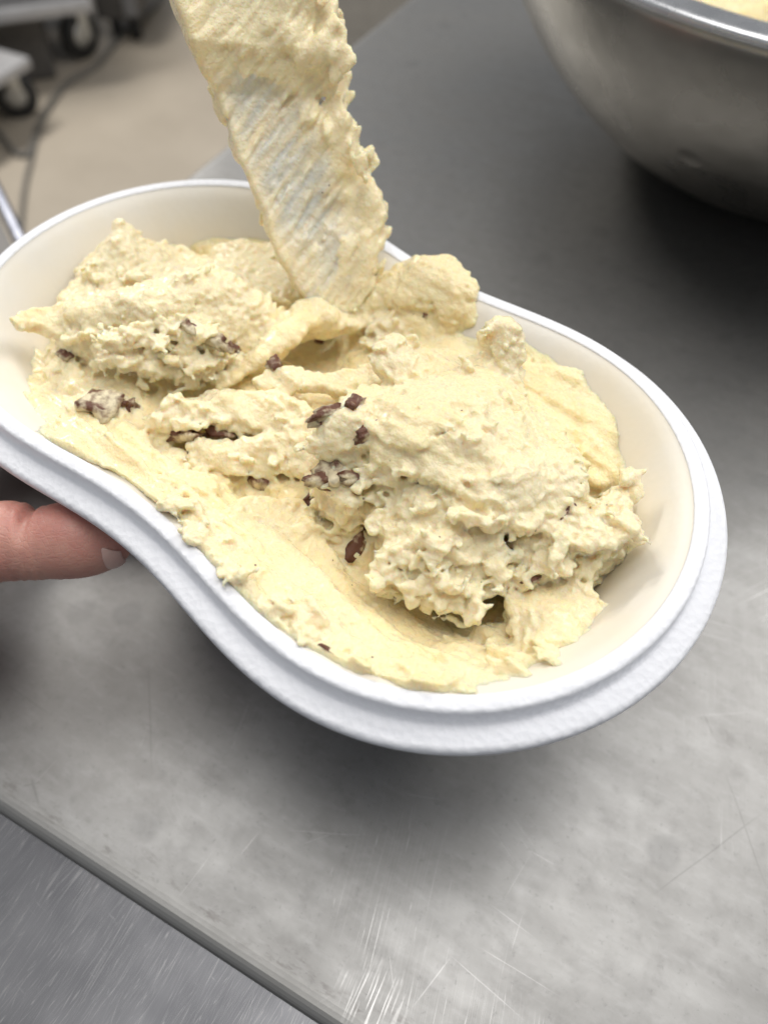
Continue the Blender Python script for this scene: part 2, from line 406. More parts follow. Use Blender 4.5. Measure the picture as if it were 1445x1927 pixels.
# ------------------------------------------------------------------ mixing bowl and what is in it
M_BOWL = mat_steel('bowl_steel', (.30, .285, .255), (.39, .37, .335), .30, 16, .22)
M_BRIM = mat_steel('bowl_rim_steel', (.55, .56, .58), (.66, .67, .69), .28, 30, .03)
BX, BY, BR, BH, BB, BP = .2637, .2979, .1850, .1282, .0604, 1.555
bw = empty('mixing_bowl', (BX, BY, .0008), 'large dented stainless steel mixing bowl holding more cream gelato', 'bowl')
def brad(z): return BB + (BR - BB) * (1 - (1 - min(1, z / BH)) ** BP) ** (1 / BP)
zs = [BH * (1 - math.cos(math.pi / 2 * i / 36)) for i in range(37)]
bm = bmesh.new()
outer = [(0.0, .002), (BB * .9, .0005), (BB * .98, 0.0)] + [(brad(z), z) for z in zs[1:-1]] + [(BR - .0008, BH - .0012)]
inner = [(r - .0016, z + .0006) for r, z in outer[3:-1]][::-1] + [(BB * .9, .0035), (0.0, .0035)]
lathe(bm, outer + [(BR - .0022, BH - .0005)] + inner, 128)
bmesh.ops.remove_doubles(bm, verts=bm.verts[:], dist=1e-6)
bo = link('bowl_body', bm_mesh('bowl_body', bm), M_BOWL, bw)
bm = bmesh.new()
rp = [(BR - .0152, BH - .0075), (BR - .0148, BH - .0012), (BR - .0136, BH + .0010), (BR - .0110, BH + .0016), (BR - .0030, BH + .0016), (BR + .0004, BH + .0012), (BR + .0014, BH - .0002), (BR + .0010, BH - .0018), (BR + .0002, BH - .0022), (BR - .0004, BH - .0010)]
lathe(bm, rp, 128)
link('rim', bm_mesh('rim', bm), M_BRIM, bw)

# ------------------------------------------------------------------ foam tub
TT = np.linspace(0, 2 * np.pi, 361)[:-1]
OUT = np.stack([.10145 * np.cos(TT) + .01006 * np.cos(3 * TT) + .0014 * np.cos(5 * TT), .07214 * np.sin(TT) + .01497 * np.sin(3 * TT) + .0006 * np.sin(5 * TT)], 1)
tg = np.roll(OUT, -1, 0) - np.roll(OUT, 1, 0); tg /= np.linalg.norm(tg, axis=1)[:, None]; NRM = np.stack([tg[:, 1], -tg[:, 0]], 1)
def inset(d): return .009 * (1 - np.exp(-d / .009)) + .36 * d
LW, LS, FW, DEP = .0042, .0056, .0063, .064
M_FOAM, M_FIN = mat_foam(), mat_foam_inside()
tub = empty('foam_tub', (0, 0, RIM), 'white polystyrene gelato tub with pinched waist and stepped rim', 'tub', PHI)
def sweep(name, prof, mats, cap=False, midx=None, jit=0):
    n = len(OUT); V = []
    rs = np.random.RandomState(3)
    for j, (off, z) in enumerate(prof):
        P = OUT + NRM * off
        V.append(np.c_[P, np.full(n, z)])
    F = []
    i = np.arange(n); i2 = (i + 1) % n
    for j in range(len(prof) - 1): F.append(np.stack([j * n + i, j * n + i2, (j + 1) * n + i2, (j + 1) * n + i], 1))
    V = np.concatenate(V); F = np.concatenate(F)
    me = np_mesh(name, V, F)
    bm = bmesh.new(); bm.from_mesh(me); bm.verts.ensure_lookup_table()
    if cap:
        for j in cap: bm.faces.new([bm.verts[j * n + q] for q in range(n)])
    bmesh.ops.recalc_face_normals(bm, faces=bm.faces[:]); bm.to_mesh(me); bm.free()
    return link(name, me, mats, tub)
ds = list(np.linspace(.0012, DEP - .008, 26)); fil = [(-float(inset(DEP - .008)) - .008 * (1 - math.cos(a)) * 1.0, -(DEP - .008) - .008 * math.sin(a)) for a in np.linspace(.2, math.pi / 2, 6)]
sweep('tub_wall', [(.0003, -.0004)] + [(-float(inset(d)), -float(d)) for d in ds] + fil, M_FIN, cap=[len(ds) + len(fil)])
rimprof = [(.0012, -.0030), (.0002, -.0012), (0.0, -.0003), (.0002, -.0001), (.0006, 0.0), (.0018, .0001), (LW - .0008, 0.0), (LW - .0002, -.0003), (LW, -.0010),
           (LW + .0002, -LS + .0009), (LW + .0005, -LS + .0002), (LW + .0011, -LS), (LW + FW - .0012, -LS - .0001), (LW + FW - .0004, -LS - .0005), (LW + FW, -LS - .0013),
           (LW + FW + .0001, -LS - .0026), (LW + FW - .0006, -LS - .0034), (LW + FW - .002, -LS - .0036), (.0048, -LS - .0042), (.0036, -LS - .0056)]
ro = sweep('rim', rimprof, M_FOAM)
sweep('outer_wall', [(.0035, -LS - .0052)] + [(.0035 - .36 * (d - .0108) - .006 * (1 - math.exp(-(d - .0108) / .009)), -d) for d in np.linspace(.0108, DEP + .001, 14)] + [(-.0280, -DEP - .0035)], M_FOAM, cap=[15])

# ------------------------------------------------------------------ gelato in the tub
H = .0005
U0 = np.array([-.1165, -.0700, -.046]); U1 = np.array([.1175, .0730, .0260])
SH = np.ceil((U1 - U0) / H).astype(int)
GX, GY, GZ = [U0[i] + H * np.arange(SH[i]) for i in range(3)]
c = 1 / (H * 1000)                                        # cells per mm
N_BIL = noise3(1, .95 * c, .95 * c, .85 * c); N_FINE = noise3(2, .55 * c, .55 * c, .5 * c); N_MED = noise3(3, 3.2 * c, 3.2 * c, 2.4 * c)
N_STR = noise3(4, 3.4 * c, 3.4 * c, .75 * c); N_DRAG = noise3(5, 7 * c, 1.1 * c, .9 * c); N_FOLD = noise3(6, 7.0 * c, 2.0 * c, 1.4 * c)
def tile(N, lo, hi): return N[np.ix_(np.arange(lo[0], hi[0]) % NN, np.arange(lo[1], hi[1]) % NN, np.arange(lo[2], hi[2]) % NN)]
D = np.full(SH, .02, np.float32); R = np.zeros(SH, np.float32)
def window(pts, mx, mz=None):
    pts = np.asarray(pts); lo = np.floor((pts.min(0) - np.array([mx, mx, mz or mx]) - U0) / H).astype(int); hi = np.ceil((pts.max(0) + np.array([mx, mx, mz or mx]) - U0) / H).astype(int)
    return np.maximum(lo, 0), np.minimum(hi, SH)
def merge(lo, hi, d, rough, k=.0012, cut=False):
    s = tuple(slice(a, b) for a, b in zip(lo, hi)); o = D[s]
    if cut: D[s] = smax(o, -d, k).astype(np.float32); return
    wgt = np.clip(.5 + .5 * (o - d) / .0025, 0, 1); R[s] = R[s] * (1 - wgt) + rough * wgt
    D[s] = smin(o, d, k).astype(np.float32)
def patty(outline, inside=(), thick=.006, rough=.6, edge=.0009, rnd=.0022, k=.0010, lumps=.0, drag=0., smooth=2):
    O = np.array([tubpt(*p) for p in outline]); I = np.array([tubpt(*p) for p in inside]).reshape(-1, 3)
    C = O[:, :2]
    if smooth: C = spline(np.vstack([C, C[:1]]), smooth)[:-1]
    allp = np.vstack([O, I]); lo, hi = window(np.vstack([allp, allp - [0, 0, thick]]), .005)
    U, V = np.meshgrid(GX[lo[0]:hi[0]], GY[lo[1]:hi[1]], indexing='ij')
    top = rbf(np.vstack([O, I]))(U, V); gu, gv = np.gradient(top, H); sl = np.sqrt(1 + gu ** 2 + gv ** 2)
    W = GZ[lo[2]:hi[2]][None, None]; d2 = poly_sd(C, U, V)[:, :, None]
    nb = tile(N_BIL, lo, hi); ns = tile(N_STR, lo, hi); nm = tile(N_MED, lo, hi)
    dp = d2 + edge * (.55 * ns - .42 * (np.abs(nb) - .8) + .75 * nm)
    dt = (W - top[:, :, None]) / sl[:, :, None] - lumps * nm - drag * tile(N_DRAG, lo, hi)
    db = (top[:, :, None] - thick - W) / sl[:, :, None] + .0004 * nm
    d = smax(smax(dt, dp, rnd), db, rnd)
    merge(lo, hi, d, rough, k)
def rope(pts, rough=.3, k=.0018, flat=1.0, cut=False, n=6, wob=.0003):
    P = np.array([[*tubpt(*p[:3]), p[3]] for p in pts]); S_ = spline(P, n); m = P[:, 3].max() + .004
    lo, hi = window(S_[:, :3], m)
    X, Y, Z = np.meshgrid(GX[lo[0]:hi[0]], GY[lo[1]:hi[1]], GZ[lo[2]:hi[2]], indexing='ij'); d = np.full(X.shape, 1.0)
    for a, b in zip(S_, S_[1:]):
        e = b[:3] - a[:3]; t = np.clip(((X - a[0]) * e[0] + (Y - a[1]) * e[1] + (Z - a[2]) * e[2]) / (e @ e + 1e-12), 0, 1)
        q = np.sqrt((X - a[0] - t * e[0]) ** 2 + (Y - a[1] - t * e[1]) ** 2 + ((Z - a[2] - t * e[2]) / flat) ** 2) - (a[3] + t * (b[3] - a[3]))
        d = np.minimum(d, q)
    merge(lo, hi, d + wob * tile(N_MED, lo, hi), rough, k, cut)
def lump(px, py, wz, r, rough=1., k=.0008, sq=(1, 1, 1), cut=False, jag=.0005):
    p = tubpt(px, py, wz); lo, hi = window([p], r * max(sq) + .003)
    X, Y, Z = np.meshgrid(GX[lo[0]:hi[0]] - p[0], GY[lo[1]:hi[1]] - p[1], GZ[lo[2]:hi[2]] - p[2], indexing='ij')
    q = np.sqrt((X / sq[0]) ** 2 + (Y / sq[1]) ** 2 + (Z / sq[2]) ** 2)
    d = (q - r) * min(sq)
    merge(lo, hi, d + jag * tile(N_BIL, lo, hi), rough, k, cut)

# the level the tub is filled to: smeared flat at the front, dug out in the middle
BASE = [(60, 740, -.013), (90, 800, -.008), (131, 850, -.0015), (218, 903, .000), (305, 964, -.0005), (400, 1055, -.002), (490, 1160, -.002), (580, 1232, -.0005), (640, 1256, -.0005),
        (720, 1281, -.001), (820, 1302, -.001), (900, 1302, -.001), (1000, 1285, -.0015), (1080, 1222, -.006), (1115, 1185, -.011), (1121, 1115, -.018),
        (420, 1000, -.007), (500, 1090, -.007), (600, 1160, -.007), (680, 1230, -.005), (760, 1270, -.004),
        (480, 960, -.012), (560, 1000, -.013), (620, 1080, -.0145), (700, 1150, -.0155), (760, 1190, -.015), (850, 1230, -.010), (950, 1220, -.010), (1040, 1180, -.010), (1060, 1120, -.016),
        (800, 900, -.018), (880, 1170, -.023), (935, 1140, -.025), (1145, 1080, -.036), (1150, 1110, -.030), (1180, 1040, -.024),
        (1195, 950, -.0135), (1165, 880, -.0135), (1150, 780, -.009), (1090, 690, -.005), (960, 650, -.0065), (1050, 800, -.011), (1100, 850, -.012), (1000, 720, -.010),
        (900, 640, -.008), (820, 620, -.007), (760, 600, -.007), (690, 545, -.006), (720, 505, -.003), (620, 640, -.031), (590, 690, -.027), (665, 610, -.026), (700, 620, -.014),
        (640, 730, -.013), (500, 770, -.015), (400, 740, -.017), (330, 800, -.017), (250, 780, -.011), (200, 705, -.010), (120, 720, -.010), (300, 722, -.012), (400, 716, -.013),
        (300, 470, -.015), (400, 470, -.015), (480, 470, -.013), (560, 500, -.012), (160, 540, -.015), (110, 600, -.019), (450, 930, -.018), (390, 830, -.018), (640, 940, -.016), (690, 1020, -.016)]
bp = np.array([tubpt(*p) for p in BASE]); Ug, Vg = np.meshgrid(GX, GY, indexing='ij'); hb = rbf(bp, .004)(Ug, Vg)
gu, gv = np.gradient(hb, H); sl = np.sqrt(1 + gu ** 2 + gv ** 2)
z0 = (0, 0, 0)
sd2 = -poly_sd(OUT[::2], Ug, Vg)                           # distance inside the rim line
hb = np.minimum(hb + .0026 * np.clip(1 - sd2 / .016, 0, 1) * (Vg < -.015) * (Ug < .088), np.clip(sd2 * 2.0 - .0028, -.03, .02))
gu, gv = np.gradient(hb, H); sl = np.sqrt(1 + gu ** 2 + gv ** 2)
D[:] = np.maximum((GZ[None, None] - hb[:, :, None]) / sl[:, :, None], (-.001 - sd2)[:, :, None])
D -= .0006 * tile(N_MED, z0, SH)
nearlip = np.clip(1 - (sd2 - .004) / .022, 0, 1)[:, :, None] * (Vg < .0)[:, :, None]
calm = np.clip(sd2 / .006, .3, 1)[:, :, None]
D -= (.0014 * nearlip * calm * tile(N_DRAG, z0, SH)).astype(np.float32)
R[:] = (.12 + .50 * nearlip * calm).astype(np.float32)
# folds lying along the near wall
rope([(300, 925, -.006, .003), (400, 1010, -.006, .004), (500, 1115, -.007, .0035), (590, 1185, -.006, .004), (680, 1245, -.005, .003)], .75, .002, .7, wob=.0009)
rope([(440, 985, -.011, .003), (530, 1050, -.012, .004), (600, 1130, -.011, .0045), (670, 1200, -.009, .004), (740, 1262, -.006, .003)], .55, .0022, .7, wob=.0007)
rope([(560, 1020, -.0145, .002), (650, 1120, -.0145, .003), (720, 1190, -.012, .003), (790, 1250, -.008, .002)], .15, .003, .6)
for fo in (((470, 960), (560, 985), (640, 1020)), ((500, 975), (590, 1020), (660, 1075)), ((520, 1010), (600, 1065), (690, 1150), (760, 1215)), ((620, 1120), (700, 1195), (800, 1245), (900, 1262)),
           ((480, 1030), (560, 1105), (640, 1195)), ((400, 985), (480, 1070), (560, 1160)), ((350, 945), (430, 1025), (500, 1110)), ((540, 1150), (620, 1215), (700, 1262)), ((850, 1275), (950, 1262), (1040, 1222))):
    fr = random.uniform(.0012, .0022)
    rope([(x, y, float(hb[tuple(np.clip(np.round((tubpt(x, y, -.009)[:2] - U0[:2]) / H).astype(int), 0, SH[:2] - 1))]) - fr * .35, fr * (1.0 if 0 < i < len(fo) - 1 else .4)) for i, (x, y) in enumerate(fo)], random.uniform(.2, .6), .0014, .8, wob=.0006)
# left mass
patty([(105, 566, -.011), (135, 520, -.010), (164, 481, -.008), (196, 456, -.004), (209, 420, .0), (234, 409, .003), (269, 435, .001), (266, 470, -.005), (299, 468, -.010), (339, 449, -.010), (379, 476, -.012),
       (425, 456, -.009), (453, 451, -.009), (498, 461, -.010), (545, 480, -.011), (540, 560, -.010), (400, 525, -.004), (250, 550, -.006), (150, 585, -.008)], [(238, 450, .002), (220, 500, -.003), (330, 490, -.010)], .016, .75, .0009, .0018)
patty([(90, 600, -.001), (96, 580, .000), (164, 551, .002), (219, 541, .003), (269, 531, .004), (349, 506, .006), (392, 488, .008), (424, 502, .006), (468, 531, .002), (530, 565, -.004), (520, 618, -.008),
       (480, 632, -.008), (440, 662, -.008), (424, 698, -.010), (380, 702, -.010), (329, 713, -.011), (240, 706, -.011), (159, 699, -.011), (118, 652, -.006)],
      [(250, 585, .0075), (330, 555, .009), (410, 540, .007), (300, 635, .003), (200, 630, .001), (380, 615, .001), (470, 590, -.002), (170, 590, .004)], .013, .8, .0010, .0034, lumps=.0006)
patty([(160, 556, .005), (260, 536, .0075), (350, 512, .0105), (395, 492, .0115), (380, 520, .0105), (280, 556, .0085), (190, 580, .006), (125, 600, .003), (120, 580, .003)], (), .0035, .35, .0006, .0018, lumps=.0003)
patty([(28, 606, .003), (45, 590, .003), (70, 578, .002), (102, 574, .001), (125, 590, .0), (120, 630, -.003), (92, 616, -.002), (80, 604, .001), (60, 602, .002), (40, 609, .003)], (), .0035, .5, .0005, .0012, k=.002)
patty([(250, 600, .0085), (330, 585, .0085), (430, 600, .004), (480, 615, .000), (430, 650, -.003), (330, 650, .002), (240, 650, .004), (200, 630, .006)], (), .0045, 1., .0014, .0018, lumps=.0006)
patty([(180, 640, .001), (300, 640, .003), (430, 640, -.002), (428, 700, -.008), (330, 713, -.007), (230, 705, -.006), (170, 690, -.006)], (), .005, 1., .0014, .002, lumps=.0006)
patty([(150, 735, -.010), (200, 722, -.010), (250, 745, -.010), (262, 790, -.011), (230, 815, -.011), (180, 812, -.010), (140, 785, -.010)], [(205, 765, -.006)], .006, .9, .0010, .003)
patty([(80, 660, -.012), (120, 640, -.008), (180, 705, -.010), (150, 740, -.010), (110, 750, -.012), (75, 715, -.013)], [(120, 690, -.008)], .006, .8, .0009, .003)
# the trail drawn by the spatula
rope([(418, 728, -.012, .0022), (470, 690, -.009, .0034), (520, 645, -.007, .0042), (565, 608, -.006, .0044), (600, 588, -.009, .0030)], .1, .0022, .55)
rope([(470, 690, -.013, .003), (530, 640, -.012, .0045), (590, 592, -.017, .005)], .1, .003, .9)
rope([(575, 592, -.009, .0045), (615, 600, -.011, .0065), (660, 592, -.013, .0062), (700, 570, -.010, .005)], .5, .003, .8, wob=.0010)
# ribbons in the middle
patty([(262, 800, -.009), (272, 778, -.008), (300, 762, -.007), (350, 742, -.008), (460, 732, -.008), (600, 757, -.006), (600, 806, -.008), (560, 818, -.009), (480, 812, -.010), (440, 810, -.010), (400, 808, -.010), (350, 808, -.010), (310, 822, -.010), (275, 825, -.010)],
      [(330, 780, -.0045), (400, 768, -.004), (520, 775, -.004)], .0065, .7, .0008, .003, lumps=.0004, drag=.0004)
patty([(350, 868, -.013), (352, 835, -.0115), (380, 822, -.0115), (440, 826, -.011), (480, 816, -.010), (590, 812, -.008), (615, 860, -.008), (600, 925, -.011), (560, 905, -.013), (520, 888, -.013), (470, 882, -.014), (430, 895, -.0145), (405, 884, -.0145), (365, 888, -.0145)],
      [(400, 845, -.009), (470, 848, -.0085), (550, 850, -.007)], .0055, .85, .0010, .0024, lumps=.0005)
patty([(280, 905, -.011), (290, 885, -.0115), (340, 872, -.012), (400, 887, -.013), (428, 908, -.014), (432, 938, -.015), (400, 955, -.013), (340, 940, -.010)], [(350, 905, -.0085), (400, 915, -.010)], .006, .6, .0009, .003)
patty([(300, 850, -.013), (340, 835, -.013), (360, 850, -.013), (350, 875, -.014), (300, 880, -.014), (270, 865, -.013)], [(315, 857, -.011)], .005, .9, .001, .0025)
patty([(400, 960, -.009), (430, 945, -.010), (480, 925, -.0105), (555, 935, -.0125), (600, 965, -.013), (560, 985, -.0125), (490, 972, -.0105), (460, 978, -.010), (440, 1000, -.009), (422, 990, -.008)], (), .004, .5, .0007, .002)
patty([(548, 985, -.011), (575, 965, -.011), (610, 985, -.011), (640, 985, -.0115), (660, 968, -.012), (690, 985, -.013), (685, 1015, -.014), (640, 1010, -.013), (590, 1005, -.012), (560, 1005, -.011)], [(575, 985, -.009), (668, 988, -.0105)], .004, .35, .0006, .0025)
patty([(466, 715, -.0055), (480, 700, -.0045), (520, 694, -.0045), (560, 696, -.0045), (640, 698, -.0035), (700, 680, -.003), (745, 700, .0), (720, 722, -.002), (640, 738, -.006), (560, 743, -.007), (532, 757, -.008), (512, 746, -.0075), (480, 733, -.007)], [(560, 716, -.0035)], .0034, .6, .0006, .0014, lumps=.0003)
rope([(640, 740, -.009, .0025), (700, 735, -.007, .003), (760, 735, -.003, .004)], .2, .002)
# slopes behind: flap over the far rim, smooth slab on the right wall
patty([(740, 508, -.002), (757, 496, .000), (779, 483, .003), (799, 477, .005), (824, 483, .005), (839, 479, .006), (857, 481, .006), (864, 501, .005), (876, 523, .004), (901, 543, .003), (897, 568, .000), (886, 597, -.003), (840, 595, -.003), (819, 580, -.002), (794, 570, -.002), (759, 572, -.003), (739, 557, -.003), (705, 545, -.005), (690, 525, -.005)],
      [(800, 530, .003), (860, 560, .0025)], .0052, .35, .0010, .0010, k=.0008, smooth=1)
patty([(680, 520, -.008), (740, 545, -.006), (760, 585, -.007), (740, 630, -.010), (700, 660, -.015), (670, 600, -.018), (655, 550, -.014)], [(715, 590, -.0075)], .012, .85, .0012, .003, lumps=.0006)
patty([(975, 668, -.006), (1020, 692, -.006), (1075, 690, -.004), (1105, 705, -.004), (1100, 760, -.009), (1090, 850, -.012), (1040, 850, -.012), (985, 760, -.010)], [(1060, 740, -.007)], .008, .1, .0003, .002, k=.004)
patty([(1100, 765, -.008), (1125, 740, -.006), (1150, 790, -.008), (1160, 860, -.011), (1160, 900, -.013), (1120, 905, -.013), (1090, 880, -.013)], [(1120, 810, -.0078)], .008, .12, .0003, .002, k=.0035)
rope([(985, 740, -.012, .003), (1020, 820, -.010, .004), (1070, 870, -.010, .004)], .15, .003)
# front right piece
patty([(948, 1120, -.010), (1000, 1100, -.010), (1060, 1095, -.011), (1121, 1110, -.011), (1119, 1185, -.010), (1075, 1218, -.008), (1020, 1215, -.007), (985, 1222, -.008), (970, 1190, -.009), (955, 1150, -.010)], [(1050, 1150, -.0075)], .010, .45, .0007, .002)
rope([(966, 1145, -.006, .0006), (972, 1180, -.007, .0014), (980, 1215, -.007, .0005)], .2, .0008, 2.0, cut=True)
# the big scoop: stacked torn layers
patty([(655, 850, .004), (690, 815, .006), (712, 850, .006), (760, 880, .006), (880, 940, .003), (945, 965, .002), (1080, 985, -.003), (1110, 930, -.002), (1085, 865, .0), (985, 745, .002), (900, 680, .003), (745, 700, .003), (680, 760, .003)], (), .024, .8, .0011, .003)
patty([(700, 850, .004), (690, 900, .002), (700, 960, -.003), (712, 1010, -.006), (720, 1060, -.009), (780, 1085, -.008), (860, 1080, -.006), (940, 1050, -.005), (950, 985, -.001), (880, 945, .003), (780, 890, .006)], [(800, 960, .004), (860, 1000, .002)], .018, .95, .0012, .003, lumps=.0005)
patty([(705, 920, .000), (740, 900, .004), (800, 920, .007), (860, 945, .007), (950, 968, .004), (945, 990, .001), (900, 985, .002), (850, 995, .001), (805, 1010, .000), (770, 985, .000), (735, 985, -.002), (712, 960, -.003)], (), .0034, .9, .0015, .0009, k=.0006, lumps=.0005)
patty([(722, 975, -.001), (800, 985, .002), (880, 985, .003), (945, 975, .001), (955, 1010, -.001), (935, 1045, -.003), (880, 1075, -.003), (800, 1070, -.003), (735, 1040, -.004)], [(840, 1020, .004)], .005, .9, .0014, .0011, k=.0007, lumps=.0006)
patty([(712, 1030, -.006), (780, 1035, -.001), (880, 1045, -.001), (945, 1040, -.004), (950, 1085, -.006), (905, 1112, -.007), (880, 1105, -.006), (800, 1108, -.007), (740, 1100, -.008), (705, 1110, -.009)], (), .005, .9, .0015, .0010, k=.0007, lumps=.0006)
patty([(703, 1095, -.008), (780, 1085, -.004), (880, 1090, -.004), (930, 1095, -.006), (905, 1130, -.009), (886, 1166, -.010), (862, 1150, -.009), (835, 1152, -.009), (792, 1156, -.011), (770, 1130, -.010), (735, 1120, -.010)], (), .0045, .9, .0016, .0010, k=.0007, lumps=.0006)
patty([(950, 985, .001), (1010, 985, .001), (1085, 975, .0), (1120, 935, -.001), (1165, 895, -.002), (1195, 905, -.003), (1197, 960, -.004), (1185, 1015, -.007), (1140, 1050, -.010), (1080, 1075, -.010), (1010, 1095, -.009), (955, 1095, -.008), (948, 1030, -.004)],
      [(1050, 1010, .001), (1130, 960, .001), (1100, 1030, -.003), (1010, 1040, -.002)], .013, 1., .0012, .003, lumps=.0008)
patty([(960, 1060, -.006), (1040, 1055, -.005), (1110, 1040, -.006), (1150, 1030, -.008), (1110, 1075, -.010), (1065, 1092, -.011), (1010, 1110, -.011), (965, 1105, -.011)], (), .005, 1., .0013, .0018, lumps=.0006)
patty([(592, 805, .007), (596, 772, .0085), (650, 744, .010), (718, 706, .008), (734, 655, .012), (742, 638, .014), (768, 648, .012), (800, 655, .010), (900, 652, .009), (903, 625, .012), (916, 606, .015), (940, 599, .016), (966, 632, .012), (972, 700, .009), (995, 750, .007), (1045, 800, .006), (1095, 865, .005),
       (1118, 930, .003), (1085, 985, .001), (1000, 968, .004), (945, 966, .006), (880, 940, .0085), (820, 910, .0105), (770, 880, .012), (716, 846, .013), (700, 818, .014), (675, 835, .011), (640, 850, .009), (600, 845, .008)],
      [(830, 760, .0175), (760, 790, .0185), (900, 830, .0140), (1000, 880, .009), (920, 720, .0125), (660, 790, .012)], .0075, .42, .0012, .0016, k=.0008, lumps=.00035, drag=.00022)
patty([(880, 900, .0125), (960, 860, .0105), (1050, 850, .0085), (1100, 890, .007), (1110, 935, .0045), (1060, 975, .003), (1000, 962, .006), (940, 945, .009)], [(1000, 905, .0115)], .006, .95, .0012, .002, lumps=.0006)
patty([(596, 780, .0105), (640, 748, .012), (690, 745, .013), (705, 790, .0145), (675, 822, .012), (640, 842, .010), (598, 838, .009)], [(640, 795, .0155)], .006, .85, .0010, .0025)
patty([(640, 850, .005), (690, 830, .008), (705, 850, .008), (690, 875, .004), (660, 880, .003), (630, 866, .004)], (), .005, .9, .0011, .0018)
patty([(596, 880, .000), (640, 868, .001), (690, 880, .0), (688, 930, -.003), (678, 962, -.006), (650, 968, -.006), (612, 945, -.006), (590, 915, -.004)], [(640, 910, .002)], .012, 1., .0012, .0022)
patty([(592, 930, -.008), (640, 925, -.005), (682, 940, -.007), (665, 972, -.010), (640, 965, -.010), (600, 955, -.011)], (), .005, 1., .0012, .0018)
rope([(740, 700, .008, .006), (745, 668, .012, .0042), (742, 642, .0145, .0022)], 1., .0014, .8, wob=.0009)
lump(757, 652, .0125, .0030, 1., sq=(1.2, .6, 1.)); lump(772, 652, .0115, .0022)
rope([(948, 690, .009, .0050), (950, 650, .0135, .0040), (942, 615, .0175, .0030), (918, 622, .0175, .0018)], 1., .0014, .8, wob=.0009)
lump(955, 640, .0150, .0030, 1., sq=(.7, .6, 1.3)); lump(962, 672, .0120, .0034, 1., sq=(.7, .8, 1.3))
for px, py, wz, r in ((1182, 902, -.001, .0030), (1195, 925, -.003, .0026), (1170, 985, -.001, .0034), (1105, 1020, .001, .0030), (1140, 1010, -.001, .0030), (1188, 1005, -.005, .0026), (1050, 1062, -.003, .0028), (890, 1150, -.008, .0030),
                      (830, 1140, -.008, .0026), (780, 1130, -.009, .0022), (712, 1100, -.007, .0018), (932, 1080, -.004, .0024), (985, 1090, -.008, .0024), (925, 985, .004, .0024), (850, 880, .0155, .0016), (880, 690, .0125, .0015), (655, 955, -.006, .0022)):
    lump(px, py, wz, r, 1.)
HT = np.linspace(0, 1, 900)[:, None]
def hit(px, py):                               # where the sight line first meets the gelato
    a = tubpt(px, py, .024); b = tubpt(px, py, -.044); d = b - a; p = a + d * HT
    i = np.round((p - U0) / H).astype(int); ok = (i >= 0).all(1) & (i < SH).all(1); i = np.clip(i, 0, SH - 1)
    f = np.flatnonzero(ok & (D[i[:, 0], i[:, 1], i[:, 2]] < 0)); q = p[f[0]] if len(f) else b
    return q, d / np.linalg.norm(d)
def flake(p, r, yaw, pitch, roll, rough=1., cut=False, jag=.00045, k=.0013):
    Q = np.array((Matrix.Rotation(yaw, 3, 'Z') @ Matrix.Rotation(pitch, 3, 'X') @ Matrix.Rotation(roll, 3, 'Y')).transposed())
    lo, hi = window([p], max(r) + .0025)
    if (hi - lo < 2).any(): return
    G = np.meshgrid(GX[lo[0]:hi[0]] - p[0], GY[lo[1]:hi[1]] - p[1], GZ[lo[2]:hi[2]] - p[2], indexing='ij')
    L = [Q[i, 0] * G[0] + Q[i, 1] * G[1] + Q[i, 2] * G[2] for i in range(3)]
    nb = tile(N_BIL, lo, hi); nm = tile(N_STR, lo, hi)
    lat = np.sqrt((L[0] / r[0]) ** 2 + (L[1] / r[1]) ** 2) + .22 * nm + .10 * nb
    d = smax((lat - 1) * min(r[0], r[1]) * .8, np.abs(L[2] + .15 * L[0] * nm) - r[2] * (1.1 - .5 * np.clip(lat, 0, 1)), .0006)
    merge(lo, hi, d + jag * .4 * nb, rough, k, cut)
CAMYAW = math.pi / 2 - PHI                       # torn ledges hang toward the near side of the tub
def torn(poly, n, seed, big=(.0026, .0058), thin=(.0007, .0014), face=.35, out=.0):
    rs = np.random.RandomState(seed); P = np.array(poly, float); lo, hi = P.min(0), P.max(0); c_ = 0
    while c_ < n:
        q = lo + rs.rand(2) * (hi - lo)
        if poly_sd(P, np.array([q[0]]), np.array([q[1]]))[0] > 0: continue
        c_ += 1; p, d = hit(*q); a = big[0] + rs.rand() ** 2 * (big[1] - big[0])
        flake(p - d * out, (a, a * (.45 + .3 * rs.rand()), thin[0] + rs.rand() * (thin[1] - thin[0])), -PHI + rs.normal(0, .45), -face + rs.normal(0, .35), rs.normal(0, .25))
def pits(poly, n, seed, r0=.0006, r1=.0016):
    rs = np.random.RandomState(seed); P = np.array(poly, float); lo, hi = P.min(0), P.max(0); c_ = 0
    while c_ < n:
        q = lo + rs.rand(2) * (hi - lo)
        if poly_sd(P, np.array([q[0]]), np.array([q[1]]))[0] > 0: continue
        c_ += 1; p, d = hit(*q); a = r0 + rs.rand() ** 2 * (r1 - r0)
        flake(p, (a * 2.2, a, a * .8), -PHI + rs.normal(0, .5), rs.normal(0, .4), rs.normal(0, .3), cut=True, k=.0009)
torn([(695, 870), (780, 890), (880, 940), (950, 970), (950, 1080), (900, 1125), (860, 1130), (720, 1095), (705, 1000)], 34, 1)
torn([(955, 980), (1080, 980), (1110, 930), (1180, 900), (1190, 1000), (1100, 1065), (960, 1090)], 25, 2, (.0020, .0046))
torn([(130, 620), (230, 610), (430, 610), (480, 640), (420, 690), (300, 705), (160, 690)], 21, 3)
torn([(600, 860), (690, 870), (685, 955), (610, 940)], 9, 4, (.0018, .0038))
torn([(280, 770), (400, 745), (600, 770), (600, 900), (520, 880), (300, 890)], 16, 5, (.0020, .0048))
